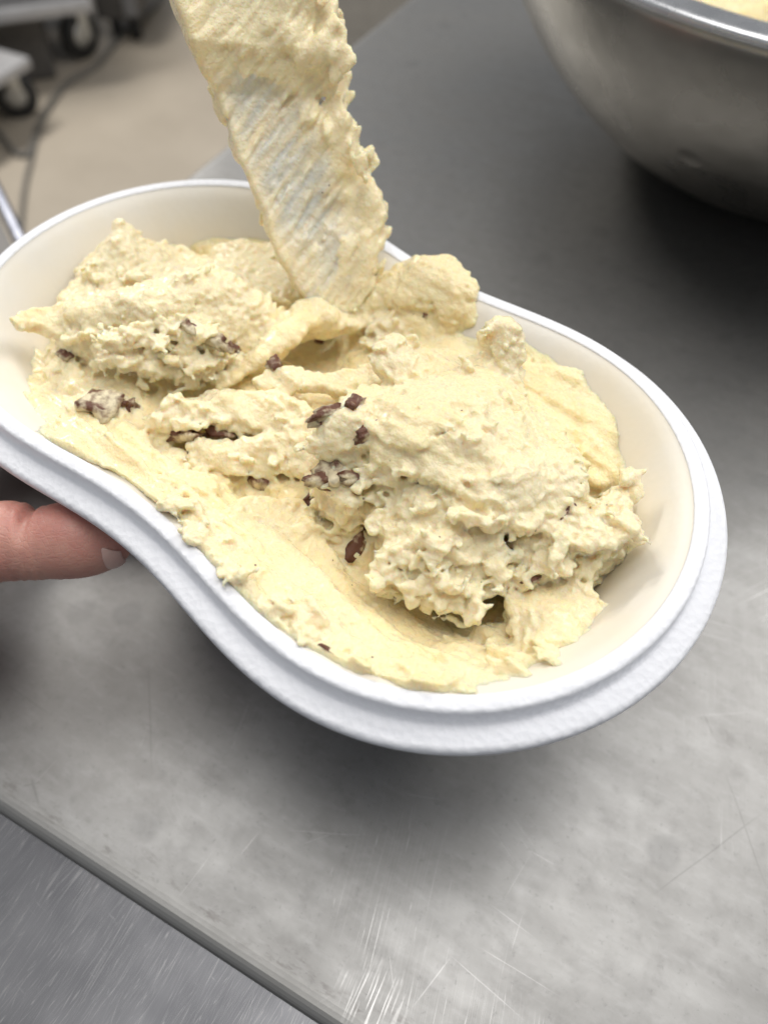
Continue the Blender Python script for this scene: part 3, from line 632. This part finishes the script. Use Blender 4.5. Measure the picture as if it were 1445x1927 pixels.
torn([(100, 540), (200, 440), (270, 440), (270, 520), (520, 480), (540, 540), (300, 520), (180, 560)], 12, 6, (.0018, .004), face=.6)
torn([(80, 650), (180, 700), (250, 740), (250, 810), (150, 800), (80, 730)], 9, 7, (.0018, .004))
torn([(660, 540), (750, 590), (740, 640), (690, 680), (660, 600)], 10, 8, (.0015, .0036))
torn([(330, 940), (430, 1030), (560, 1150), (690, 1250), (640, 1240), (500, 1150), (400, 1045), (310, 955)], 18, 9, (.0022, .0055), face=.1)
torn([(720, 660), (900, 665), (980, 720), (1080, 860), (960, 850), (700, 800), (650, 760)], 9, 10, (.0012, .0030), (.0004, .0007), face=.0)
torn([(960, 1110), (1110, 1110), (1110, 1190), (1000, 1210)], 3, 12, (.0015, .0030), face=.1)
pits([(700, 880), (950, 960), (1180, 910), (1180, 1010), (960, 1090), (880, 1140), (720, 1090)], 11, 21)
pits([(120, 600), (480, 560), (470, 640), (160, 690)], 5, 22)
pits([(290, 760), (600, 770), (600, 900), (290, 890)], 4, 23)
pits([(700, 700), (960, 680), (1080, 860), (720, 820)], 4, 24, .0004, .0009)
pits([(330, 950), (450, 1040), (690, 1250), (560, 1190)], 3, 25, .0005, .0011)
# holes torn into it
lump(392, 822, -.0140, .0048, cut=True, sq=(1.6, .8, .75)); lump(350, 826, -.0150, .0032, cut=True, sq=(1.4, .8, .8))
lump(468, 925, -.0175, .0050, cut=True, sq=(1.3, 1.0, .8)); lump(500, 925, -.0160, .0034, cut=True)
lump(590, 965, -.0165, .0030, cut=True, sq=(1.3, .8, .8)); lump(925, 1135, -.0180, .0065, cut=True, sq=(1.1, .9, .8)); lump(870, 1165, -.0190, .0050, cut=True, sq=(1.5, .8, .7))
lump(765, 577, -.0075, .0020, cut=True, sq=(1.6, .8, .7)); lump(690, 905, -.004, .0022, cut=True, sq=(.8, 1.2, 1.5)); lump(690, 1015, -.012, .0024, cut=True)
lump(885, 925, .0095, .0012, cut=True, sq=(2.0, .8, .8)); lump(290, 735, -.0125, .0018, cut=True, sq=(1.6, .8, .8))
lump(957, 1050, -.006, .0009, cut=True, sq=(.7, .8, 2.4)); lump(950, 1020, -.002, .0008, cut=True, sq=(.7, .8, 2.2)); lump(700, 940, -.003, .0016, cut=True)
# torn, crumbly relief where the surface broke, drag lines where it was smeared
nb = np.abs(tile(N_BIL, z0, SH)); nb -= .8
D -= (R * (.00024 * nb + .00026 * tile(N_FINE, z0, SH) + .00024 * tile(N_STR, z0, SH) + .00030 * tile(N_FOLD, z0, SH)) + (1 - R) * (.00009 * tile(N_FINE, z0, SH) + .00030 * tile(N_DRAG, z0, SH) + .00030 * tile(N_FOLD, z0, SH))).astype(np.float32)
del nb
# keep it inside the foam walls
Wd = -np.minimum(GZ, 0.0); lim = inset(Wd)[None, None] - sd2[:, :, None] - .0009
lim = np.where((GZ < .0006)[None, None], lim, -1.0).astype(np.float32)
D[:] = np.maximum(D, lim); del lim
D[:, :, 0] = .01; D[0] = .01; D[-1] = .01; D[:, 0] = .01; D[:, -1] = .01; D[:, :, -1] = .01
GV, GF = biggest(*surface_nets(D, U0, H))
gi = np.clip(np.round((GV - U0) / H).astype(int), 0, SH - 1); pale = R[gi[:, 0], gi[:, 1], gi[:, 2]]
me = np_mesh('gelato', GV, GF)
a = me.attributes.new('pale', 'FLOAT', 'POINT'); a.data.foreach_set('value', np.clip(pale, 0, 1).astype(np.float32))
M_GEL, M_CHOC = mat_gelato(), mat_chocolate()
gel = link('gelato', me, M_GEL); gel.location = (0, 0, RIM + .0002); gel.rotation_euler = (0, 0, PHI)
tag(gel, 'pale yellow gelato with torn scoops and dark chocolate bits filling the white foam tub', 'gelato')
def shard(seed, sx, sy, sz):
    rs = np.random.RandomState(seed); bm = bmesh.new(); bmesh.ops.create_icosphere(bm, subdivisions=3, radius=1)
    off = rs.rand(3) * 90
    P = np.array([v.co for v in bm.verts]); n = tri(N_BIL, *(P * 9 + off).T); n2 = tri(N_FINE, *(P * 16 + off).T)
    for v, q, q2 in zip(bm.verts, n, n2):
        c_ = v.co.copy(); c_ = Vector([math.copysign(abs(x) ** .75, x) for x in c_])
        v.co = Vector((c_.x * sx, c_.y * sy, c_.z * sz)) * (1 + .22 * q + .10 * q2)
    return bm_mesh('chocolate_chunk', bm)
CH = [(350, 612, 22, 9, 40, 0.), (405, 640, 26, 10, 35, 0.), (430, 655, 14, 9, 0, 0.), (126, 668, 16, 10, 60, .0), (205, 775, 30, 26, 20, -.2), (228, 765, 10, 20, 70, 0.), (345, 818, 26, 9, 5, 0.), (415, 818, 22, 10, -5, 0.), (490, 905, 16, 12, 30, 0.), (518, 690, 12, 10, 70, 0.),
      (600, 645, 9, 6, 30, 0.), (620, 778, 26, 7, -12, 0.), (668, 765, 12, 9, -50, 0.), (604, 795, 7, 14, 80, 0.), (690, 812, 18, 7, -25, 0.), (632, 890, 20, 18, 50, -.1), (612, 905, 10, 22, 75, 0.), (676, 900, 7, 26, 85, 0.), (583, 938, 16, 6, -40, 0.), (675, 1022, 22, 11, -55, 0.),
      (1063, 962, 11, 8, -20, 0.), (803, 596, 6, 5, 0, .0), (622, 1226, 13, 3, 30, 0.), (1000, 1092, 12, 4, -10, 0.)]
for i, (px, py, a, b, ang, dep) in enumerate(CH):
    p, d = hit(px, py); mm = .000147
    me = shard(20 + i, a * mm * 1.35, b * mm * 1.45, min(a, b) * mm * 1.4)
    o = link('chocolate_chunk', me, M_CHOC, gel); o.color = ({(205, 775): .56, (632, 890): .55, (620, 778): .52, (350, 612): .54, (405, 640): .54}.get((px, py), .47), 0, 0, 1)
    q = at(px + 10 * math.cos(math.radians(ang)), py + 10 * math.sin(math.radians(ang)), RIM + p[2]); qq = at(px, py, RIM + p[2]); e = q - qq
    o.rotation_euler = (random.uniform(-.35, .35), random.uniform(-.3, .3), math.atan2(e[1], e[0]) - PHI)
    o.location = p + d * min(a, b) * mm * 1.05
del R

# gelato left in the mixing bowl
bm = bmesh.new(); n = 96; rs_ = np.random.RandomState(8); rings = []
for j in range(40):
    rr = (brad(BH - .020) - .0020) * j / 39
    ring = []
    for i in range(n):
        a = 2 * math.pi * i / n; x, y = rr * math.cos(a), rr * math.sin(a)
        s = np.array([x, y, 0.0]) * 1500
        z = BH - .020 + (.004 * tri(N_MED, np.array([s[0] * .35]), np.array([s[1] * .35]), np.array([5.]))[0] + .0022 * tri(N_DRAG, np.array([s[0] * .6]), np.array([s[1] * .6]), np.array([9.]))[0]) * (1 - (j / 39) ** 8)
        ring.append(bm.verts.new((x, y, z)))
        if j == 0: break
    rings.append(ring)
for j in range(39):
    for i in range(n):
        if j == 0: bm.faces.new((rings[0][0], rings[1][i], rings[1][(i + 1) % n]))
        else: bm.faces.new((rings[j][i], rings[j + 1][i], rings[j + 1][(i + 1) % n], rings[j][(i + 1) % n]))
low = [bm.verts.new((v.co.x * .5, v.co.y * .5, .012)) for v in rings[-1]]
for i in range(n): bm.faces.new((rings[-1][i], low[i], low[(i + 1) % n], rings[-1][(i + 1) % n]))
bm.faces.new(low[::-1])
bg_ = link('gelato', bm_mesh('bowl_gelato', bm), M_GEL); bg_.location = (BX, BY, .0008)
tag(bg_, 'pale yellow gelato left inside the large steel bowl', 'gelato')

# ------------------------------------------------------------------ spatula, caught at rest
T0 = at(650, 590, RIM - .012); T1 = at(452, 10, RIM + .060)
Lx = T1 - T0; Lx /= np.linalg.norm(Lx)
mid = (T0 + T1) / 2; nv = CAM - mid; nv -= Lx * (nv @ Lx); nv /= np.linalg.norm(nv)
Wx = np.cross(Lx, nv)
if Wx @ CM[:, 0] < 0: Wx = -Wx
tw = math.radians(14); Wx, nv = Wx * math.cos(tw) - nv * math.sin(tw), nv * math.cos(tw) + Wx * math.sin(tw)
MS = Matrix(np.stack([Wx, Lx, nv], 1).tolist()).to_4x4(); MS.translation = Vector(T0)
M_BLADE = mat_steel('spatula_steel', (.55, .57, .58), (.68, .69, .69), .34, 60, .03)
M_HANDLE = mat_plain('handle_plastic', (.75, .75, .72), .45)
sp = empty('spatula', (0, 0, 0), 'flat steel gelato spatula smeared with cream gelato, its tip dug into the tub', 'spatula')
sp.matrix_world = MS
BLW = .0152
def half(l):                                   # half width of the blade at length l
    if l < .030: return BLW * math.sqrt(max(0, 1 - ((.030 - l) / .030) ** 2)) * .92 + .0005
    return BLW * (.92 + .08 * min(1, (l - .018) / .05))
bm = bmesh.new(); prev = None
for l in list(np.linspace(0, .030, 16)) + list(np.linspace(.034, .125, 16)) + [.132, .138, .142]:
    hw = half(l) if l < .126 else BLW * (1 - (l - .125) / .017 * .72)
    t_ = .0009
    ring = [bm.verts.new(v) for v in ((-hw, l, 0), (-hw + .0012, l, t_), (hw - .0012, l, t_), (hw, l, 0), (hw - .0012, l, -t_), (-hw + .0012, l, -t_))]
    if prev:
        for i in range(6): bm.faces.new((prev[i], prev[(i + 1) % 6], ring[(i + 1) % 6], ring[i]))
    else: bm.faces.new(ring)
    prev = ring
bm.faces.new(prev[::-1])
link('blade', bm_mesh('blade', bm), M_BLADE, sp, False)
bm = bmesh.new(); lathe(bm, [(0, .130), (.0048, .130), (.0055, .136), (.0100, .150), (.0115, .175), (.0100, .205), (.0120, .245), (.0105, .262), (0, .266)], 24, Matrix.Rotation(-math.pi / 2, 4, 'X'))
for v in bm.verts: v.co.z *= .75
link('handle', bm_mesh('handle', bm), M_HANDLE, sp)
h2 = .0005; S0 = np.array([-.032, -.010, -.013]); S1 = np.array([.040, .112, .016]); sh = np.ceil((S1 - S0) / h2).astype(int)
X, Y, Z = np.meshgrid(*[S0[i] + h2 * np.arange(sh[i]) for i in range(3)], indexing='ij')
X, Y, Z = [q.astype(np.float32) for q in (X, Y, Z)]
q = 1 / h2; ca, sa = math.cos(.62), math.sin(.62)                       # the stroke runs across the blade
sx, sy = (X * ca + Y * sa) * q, (-X * sa + Y * ca) * q
ND = noise3(11, 9, 1.5, 1.5); NS = noise3(12, 4.5, 3.0, 3.0)
drag = tri(ND, sx, sy, Z * q); bil = tri(N_BIL, X * q, Y * q, Z * q); med = tri(NS, sx * .8, sy * .8, Z * q); drag2 = tri(ND, sx * 2.1 + 40, sy * 2.1, Z * q)
hw = np.where(Y < .030, BLW * .92 * np.sqrt(np.clip(1 - ((.030 - np.maximum(Y, 0)) / .030) ** 2, 0, 1)), BLW * (.92 + .08 * np.clip((Y - .018) / .05, 0, 1)))
rt = np.clip((X + .002) / .018, 0, 1) ** 1.5; tp = np.clip((Y - .066 + X * .35) / .012, 0, 1); bt = np.clip((.032 - Y) / .020, 0, 1)
lf = np.clip((-X - .012) / .006, 0, 1)
bare = np.clip(1 - ((X + .004) / .0125) ** 2 - ((Y - .048 + X * .5) / .027) ** 2, 0, 1)
front = .0021 - .0004 * np.minimum(bare * 1.6, 1) + .0050 * rt * (.8 + .35 * med) + .0060 * tp + .0022 * bt + .0010 * lf + .00024 * drag * (.6 + .5 * np.abs(med)) + .00012 * drag2 + .0002 * bil * rt
back = .0012 + .0040 * np.clip(med * .5 + .4, 0, 1) + .0006 * drag
front = np.maximum(front, .0014)
ext = .0012 + .0080 * np.clip(.46 + .42 * tri(NS, sx * .42, sy * .42 + 30, Z * q * .4) + .22 * med + .10 * drag, -.1, 1.1) * (X > 0) * np.clip((Y - .002) / .022, .15, 1) + (.0005 * bil + .0003 * drag) * (X > 0) + .0004 * med + .0026 * tp
dS = smax(smax(Z - front, -Z - back, .002), np.abs(X) - hw - ext, .0022)
dS = smax(dS, -Y - .003 + .001 * bil, .002)
dS = (dS - (.00016 * (np.abs(bil) - .8) + .00008 * drag2) * np.clip((X + .013) / .004, .1, 1)).astype(np.float32)
for ax in range(3):
    i0 = [slice(None)] * 3; i0[ax] = 0; dS[tuple(i0)] = .01; i0[ax] = -1; dS[tuple(i0)] = .01
V, F = biggest(*surface_nets(dS, S0, h2))
me = np_mesh('gelato_coating', V, F); a = me.attributes.new('pale', 'FLOAT', 'POINT'); a.data.foreach_set('value', np.full(len(V), .7, np.float32))
vx, vy, vz = V.T; st = tri(ND, (vx * ca + vy * sa) * q * .8, (-vx * sa + vy * ca) * q * 1.0, vz * q * .2 + 70)
fb = np.clip(1.25 - ((vx + .003) / .0135) ** 2 - ((vy - .046 + vx * .5) / .033) ** 2, 0, 1) + .45 * np.clip(1 - ((vy - .014 - vx * .3) / .010) ** 2, 0, 1)
a = me.attributes.new('film', 'FLOAT', 'POINT'); a.data.foreach_set('value', (np.clip(fb * (.66 + .24 * st), 0, .9) * (vz < .0046)).astype(np.float32))
link('gelato_coating', me, M_GEL, sp)
del X, Y, Z, sx, sy, drag, drag2, bil, med, dS, rt, tp, bt, lf, front, back, ext

# ------------------------------------------------------------------ hand
M_SKIN = mat_skin()
t = NT('nail'); M_NAIL = t.set(Base_Color=(.68, .44, .385), Roughness=.3, Subsurface_Weight=.3, Subsurface_Radius=(1, .5, .4), Subsurface_Scale=.002, Normal=t.bump(t.noise(1, 2, .5, t.map((300, 2500, 300))), .05, .0004))
def hp(px, py, dz): return at(px, py, RIM + dz)
tip = hp(205, 1016, -.024); ip = hp(68, 1022, -.024); mcp = hp(-130, 1022, -.026); wrist = hp(-420, 985, -.045)
cm = hp(-300, 1020, -.040)
chains = [[(*tip, .0062), (*(tip * .62 + ip * .38), .0086), (*ip, .0086)], [(*ip, .0088), (*(ip * .5 + mcp * .5), .0096), (*mcp, .0125)], [(*mcp, .0135), (*cm, .0190)],
          [(*cm, .019), (*wrist, .0235)], [(*wrist, .0235), (*(wrist + np.array([-.12, -.015, -.01])), .030)]]
kn = [np.array((-.140, y, .026)) for y in (.098, .080, .061, .043)]                                  # knuckles beside the tub, fingers under its bottom
ends = [[np.array((x0 + dx, y + dy, .0245)) for dx, dy in ((0, 0), (.026, -.002), (.047, -.005))] for x0, y in ((-.103, .096), (-.098, .078), (-.096, .059), (-.100, .042))]
for kpt, e, r in zip(kn, ends, (.0078, .0090, .0094, .0090)):
    chains.append([(*wrist, .020), (*(wrist * .45 + kpt * .55), .016), (*kpt, .0125)])
    chains.append([(*kpt, .0118), (*e[0], r + .0012), (*e[1], r + .0003), (*e[2], r - .0010)])
allp = np.array([p[:3] for c_ in chains for p in c_]); h3 = .0010
H0 = allp.min(0) - .035; H1 = allp.max(0) + .030; hs = np.ceil((H1 - H0) / h3).astype(int)
dh = np.full(hs, .03, np.float32)
def cap(a, b, k=.006):
    a = np.array(a); b = np.array(b); m = max(a[3], b[3]) + .010
    lo = np.maximum(np.floor((np.minimum(a[:3], b[:3]) - m - H0) / h3).astype(int), 0); hi = np.minimum(np.ceil((np.maximum(a[:3], b[:3]) + m - H0) / h3).astype(int), hs)
    G = np.meshgrid(*[H0[i] + h3 * np.arange(lo[i], hi[i]) for i in range(3)], indexing='ij'); e = b[:3] - a[:3]
    t = np.clip(sum((G[i] - a[i]) * e[i] for i in range(3)) / (e @ e + 1e-12), 0, 1)
    d = np.sqrt(sum((G[i] - a[i] - t * e[i]) ** 2 for i in range(3))) - (a[3] + t * (b[3] - a[3]))
    s = tuple(slice(x, y) for x, y in zip(lo, hi)); dh[s] = smin(dh[s], d, k).astype(np.float32)
for c_ in chains:
    S_ = spline(np.array(c_), 4)
    for a, b in zip(S_, S_[1:]): cap(a, b, .0035)
# pulp of the thumb and the crease at its joint
for px, py, dz, r in ((140, 1006, -.022, .0070), (20, 1008, -.023, .0078)):
    p = hp(px, py, dz); cap((*p, r), (*(p + 1e-4), r), .006)
tax = (tip - ip) / np.linalg.norm(tip - ip)
V, F = surface_nets(dh, H0, h3)
s_ = (V - ip) @ tax; rad = np.linalg.norm(V - ip - s_[:, None] * tax, axis=1)
upv = np.array([-.35, .75, .55]); upv -= tax * (upv @ tax); upv /= np.linalg.norm(upv)
side = ((V - ip) @ upv) / np.maximum(rad, 1e-6)
on = (rad < .02)
cre = np.exp(-(s_ / .0016) ** 2) * np.clip(side + .1, 0, 1) * .0022 * on
for o_, w_, am in ((-.004, .0007, .0004), (.0035, .0006, .0003)): cre += np.exp(-((s_ - o_) / w_) ** 2) * am * on
low = np.clip(-side, 0, 1) * on
cre += low * .00018 * (np.sin(s_ * 2600 + 3 * np.sin(rad * 900)) + .6 * np.sin(s_ * 4300 + V[:, 2] * 900)) * np.clip(1 - s_ / .012, 0, 1)
V = V - (V - ip - s_[:, None] * tax) / np.maximum(rad, 1e-6)[:, None] * cre[:, None]
hd = link('hand', np_mesh('hand', V, F), M_SKIN)
tag(hd, 'bare hand reaching in from the left, thumb pressed under the white tub rim', 'hand')
# thumb nail on the lower, outward side
nn = np.array([.10, -.95, -.10]); nn -= tax * (nn @ tax); nn /= np.linalg.norm(nn); bb = np.cross(tax, nn)
nc = tip
Vn = []; rows, cols = 12, 11
for i in range(rows):
    for j in range(cols):
        u_ = i / (rows - 1); dd = .0095 - u_ * .0142; a = (j / (cols - 1) - .5) * 1.75
        rl = .0062 + .0024 * min(1, max(dd, 0) / .0078); rr = math.sqrt(max(rl * rl - min(dd, 0) ** 2, 1e-8)) + .0018 - .0030 * max(0, .25 - u_)
        a *= 1 - .40 * max(0, u_ - .70) / .30 - .45 * max(0, .22 - u_) / .22; s1 = -dd
        Vn.append(nc + tax * s1 + rr * (nn * math.cos(a) + bb * math.sin(a)))
Fn = [(i * cols + j, i * cols + j + 1, (i + 1) * cols + j + 1, (i + 1) * cols + j) for i in range(rows - 1) for j in range(cols - 1)]
no = link('thumbnail', np_mesh('thumbnail', Vn, Fn), M_NAIL, hd)
md = no.modifiers.new('thick', 'SOLIDIFY'); md.thickness = .0005; md.offset = 0
md = no.modifiers.new('round', 'SUBSURF'); md.levels = 1; md.render_levels = 1

# ------------------------------------------------------------------ things beyond the table
M_BLACK = mat_plain('black_rubber', (.02, .02, .02), .5); M_WHITE = mat_plain('zinc', (.62, .61, .57), .35, .5); M_DARK = mat_plain('dark_steel_and_shade', (.10, .095, .09), .5, .3)
M_GREY = mat_plain('grey_paint', (.42, .42, .43), .4, .3); M_CAB = mat_plain('cabinet_paint', (.30, .29, .27), .45); M_CABLE = mat_plain('cable_rubber', (.13, .125, .115), .5); M_DIM = mat_plain('dim_plastic', (.20, .20, .205), .5)
def caster(parent, loc, yaw, r=.062, top=.16):
    M = Matrix.Translation(loc) @ Matrix.Rotation(yaw, 4, 'Z')
    e = bpy.data.objects.new('caster', None); COL.objects.link(e); e.parent = parent; e.matrix_parent_inverse = parent.matrix_world.inverted(); e.matrix_world = M; e.empty_display_size = .03
    bm = bmesh.new(); lathe(bm, [(r * .55, -.016), (r * .93, -.018), (r, -.012), (r, .012), (r * .93, .018), (r * .55, .016)], 28, Matrix.Translation((0, 0, r)) @ Matrix.Rotation(math.pi / 2, 4, 'X'))
    link('tyre', bm_mesh('tyre', bm), M_BLACK, e)
    bm = bmesh.new(); lathe(bm, [(0, -.017), (r * .25, -.019), (r * .56, -.013), (r * .56, .013), (r * .25, .019), (0, .017)], 20, Matrix.Translation((0, 0, r)) @ Matrix.Rotation(math.pi / 2, 4, 'X'))
    link('hub', bm_mesh('hub', bm), M_WHITE, e)
    bm = bmesh.new()
    for s in (-1, 1): box(bm, (.006, s * .0235, r + .035), (.034, .004, .10), bevel=.0015)
    box(bm, (.004, 0, r + .086), (.05, .051, .006), bevel=.0015); lathe(bm, [(0, top - .03), (.012, top - .03), (.012, top), (0, top)], 12)
    link('fork', bm_mesh('fork', bm), M_WHITE, e)
bpy.context.view_layer.update()
# grey cart at the left edge: a tray with a corner poking into view, standing on casters
c1 = at(57, 106, -.72); c1b = at(0, 140, -.72); dirn = (c1b - c1)[:2]; an = math.atan2(dirn[1], dirn[0])
ca1 = empty('utility_cart', (c1[0], c1[1], -.9), 'pale grey low utility cart on a black caster at the far left', 'cart', an)
bpy.context.view_layer.update()
bm = bmesh.new(); box(bm, (.30, -.22, .165), (.60, .44, .03), bevel=.008); link('tray', bm_mesh('tray', bm), M_GREY, ca1, False)
k2 = at(42, 228, -.9); caster(ca1, (k2[0] - .005, k2[1] + .03, -.9), .35, .058, .15)
caster(ca1, tuple((ca1.matrix_world @ Vector((.52, -.06, 0)))), 1.2, .058, .15); caster(ca1, tuple((ca1.matrix_world @ Vector((.52, -.38, 0)))), .2, .058, .15)
for x, y in ((.04, -.04), (.56, -.04), (.56, -.40), (.04, -.40)):
    bm = bmesh.new(); lathe(bm, [(0, .18), (.012, .18), (.012, .75), (0, .75)], 12, Matrix.Translation((x, y, 0)))
    if x > .5: link('post', bm_mesh('post', bm), M_GREY, ca1)
    else: bm.free()
# dark machine on casters behind it
b0 = at(168, 18, -.70); b1 = at(-60, 48, -.70); dv = (b1 - b0)[:2]; an = math.atan2(dv[1], dv[0])
mc = empty('kitchen_machine', (b0[0], b0[1], -.9), 'dark floor standing kitchen machine on a white forked caster behind the floor cable', 'machine', an)
bpy.context.view_layer.update()
bm = bmesh.new(); box(bm, (.40, -.30, .50), (.80, .60, .58), bevel=.01); link('body', bm_mesh('body', bm), M_DIM, mc, False)
bm = bmesh.new(); box(bm, (.38, .006, .215), (.78, .03, .035), bevel=.008); link('bumper', bm_mesh('bumper', bm), M_GREY, mc, False)
bm = bmesh.new(); box(bm, (.44, -.30, .10), (.60, .46, .195), bevel=.01); link('under_shade', bm_mesh('under_shade', bm), M_DARK, mc, False)  # dark box stands in for the shadow in the space beneath the body
k1 = at(160, 112, -.9); caster(mc, (k1[0], k1[1] + .02, -.9), 1.05, .066, .20)
caster(mc, tuple(mc.matrix_world @ Vector((.05, -.50, 0))), .4, .066, .20)
c0 = at(184, 38, -.83); c1_ = at(266, 40, -.83); dv = (c1_ - c0)[:2]
dk = empty('dark_crate', (c0[0], c0[1], -.9), 'dark grey crate standing on the floor right of the machine', 'crate', math.atan2(dv[1], dv[0]))
Lc = float(np.linalg.norm(dv))
bm = bmesh.new(); box(bm, (Lc * .5, .20, .22), (Lc, .40, .30), bevel=.01); link('box', bm_mesh('box', bm), M_DARK, dk, False)
bm = bmesh.new(); box(bm, (Lc * .83, -.004, .22), (Lc * .30, .012, .27), bevel=.003); link('panel', bm_mesh('panel', bm), M_DIM, dk, False)
for x in (.04, Lc - .04):
    bm = bmesh.new(); lathe(bm, [(0, 0), (.02, 0), (.016, .068), (0, .068)], 12, Matrix.Translation((x, .05, 0))); link('foot', bm_mesh('foot', bm), M_BLACK, dk)
# low cabinet beyond the table's far corner
f0 = at(470, 96, -.83); f1 = at(900, 92, -.83); dv = (f1 - f0)[:2]; Lc = float(np.linalg.norm(dv))
cb = empty('floor_cabinet', (f0[0], f0[1], -.9), 'grey floor cabinet with dark toe kick beyond the table corner', 'cabinet', math.atan2(dv[1], dv[0]))
bm = bmesh.new(); box(bm, (Lc / 2, .25, .47), (Lc, .50, .80), bevel=.006); link('body', bm_mesh('cab', bm), M_CAB, cb, False)
bm = bmesh.new(); box(bm, (Lc / 2, .25, .035), (Lc - .04, .44, .068)); link('toe_kick', bm_mesh('toe', bm), M_BLACK, cb, False)
# cable on the floor
bm = bmesh.new()
tube(bm, spline([at(x, y, -.892) for x, y in ((312, -40), (300, 0), (280, 22), (240, 55), (215, 85), (180, 125), (130, 155), (100, 190), (78, 228), (68, 258), (58, 282), (42, 292), (22, 280), (0, 252), (-40, 215))], 5), .008)
cbl = link('power_cable', bm_mesh('cable', bm), M_CABLE); tag(cbl, 'long dark power cable curving across the beige floor in a loop', 'cable')
bm = bmesh.new()
tube(bm, spline([at(x, y, -.894) for x, y in ((72, 245), (60, 300), (50, 340), (44, 380), (40, 430))], 5), .006)
cb2 = link('power_cable', bm_mesh('cable2', bm), M_CABLE); tag(cb2, 'short thin cable end lying straight toward the tub on the floor', 'cable')
# steel stand at the left edge, lower than the table
e0 = at(4, 345, -.10); e1 = at(52, 440, -.10); dv = (e1 - e0)[:2]; dv /= np.linalg.norm(dv)
an = math.atan2(dv[1], dv[0]); org = e0[:2] - dv * .12
M_TROL = mat_steel('stand_steel', (.17, .18, .22), (.24, .25, .29), .4)
tr = empty('steel_stand', (org[0], org[1], -.9), 'narrow blue grey steel stand with raised lip left of the worktable', 'stand', an)
bm = bmesh.new(); box(bm, (.20, -.16, .788), (.40, .26, .012), bevel=.002); link('shelf', bm_mesh('shelf', bm), M_TROL, tr, False)
bm = bmesh.new(); box(bm, (.20, -.006, .790), (.40, .010, .020), bevel=.003); link('lip', bm_mesh('lip', bm), M_TROL, tr, False)
bm = bmesh.new(); box(bm, (.20, -.022, .780), (.40, .018, .008)); link('gutter', bm_mesh('gutter', bm), M_DARK, tr, False)
for x in (.02, .38):
    for y in (-.04, -.27):
        bm = bmesh.new(); lathe(bm, [(0, 0), (.014, 0), (.014, .775), (0, .775)], 12, Matrix.Translation((x, y, 0))); link('leg', bm_mesh('leg', bm), M_TROL, tr)
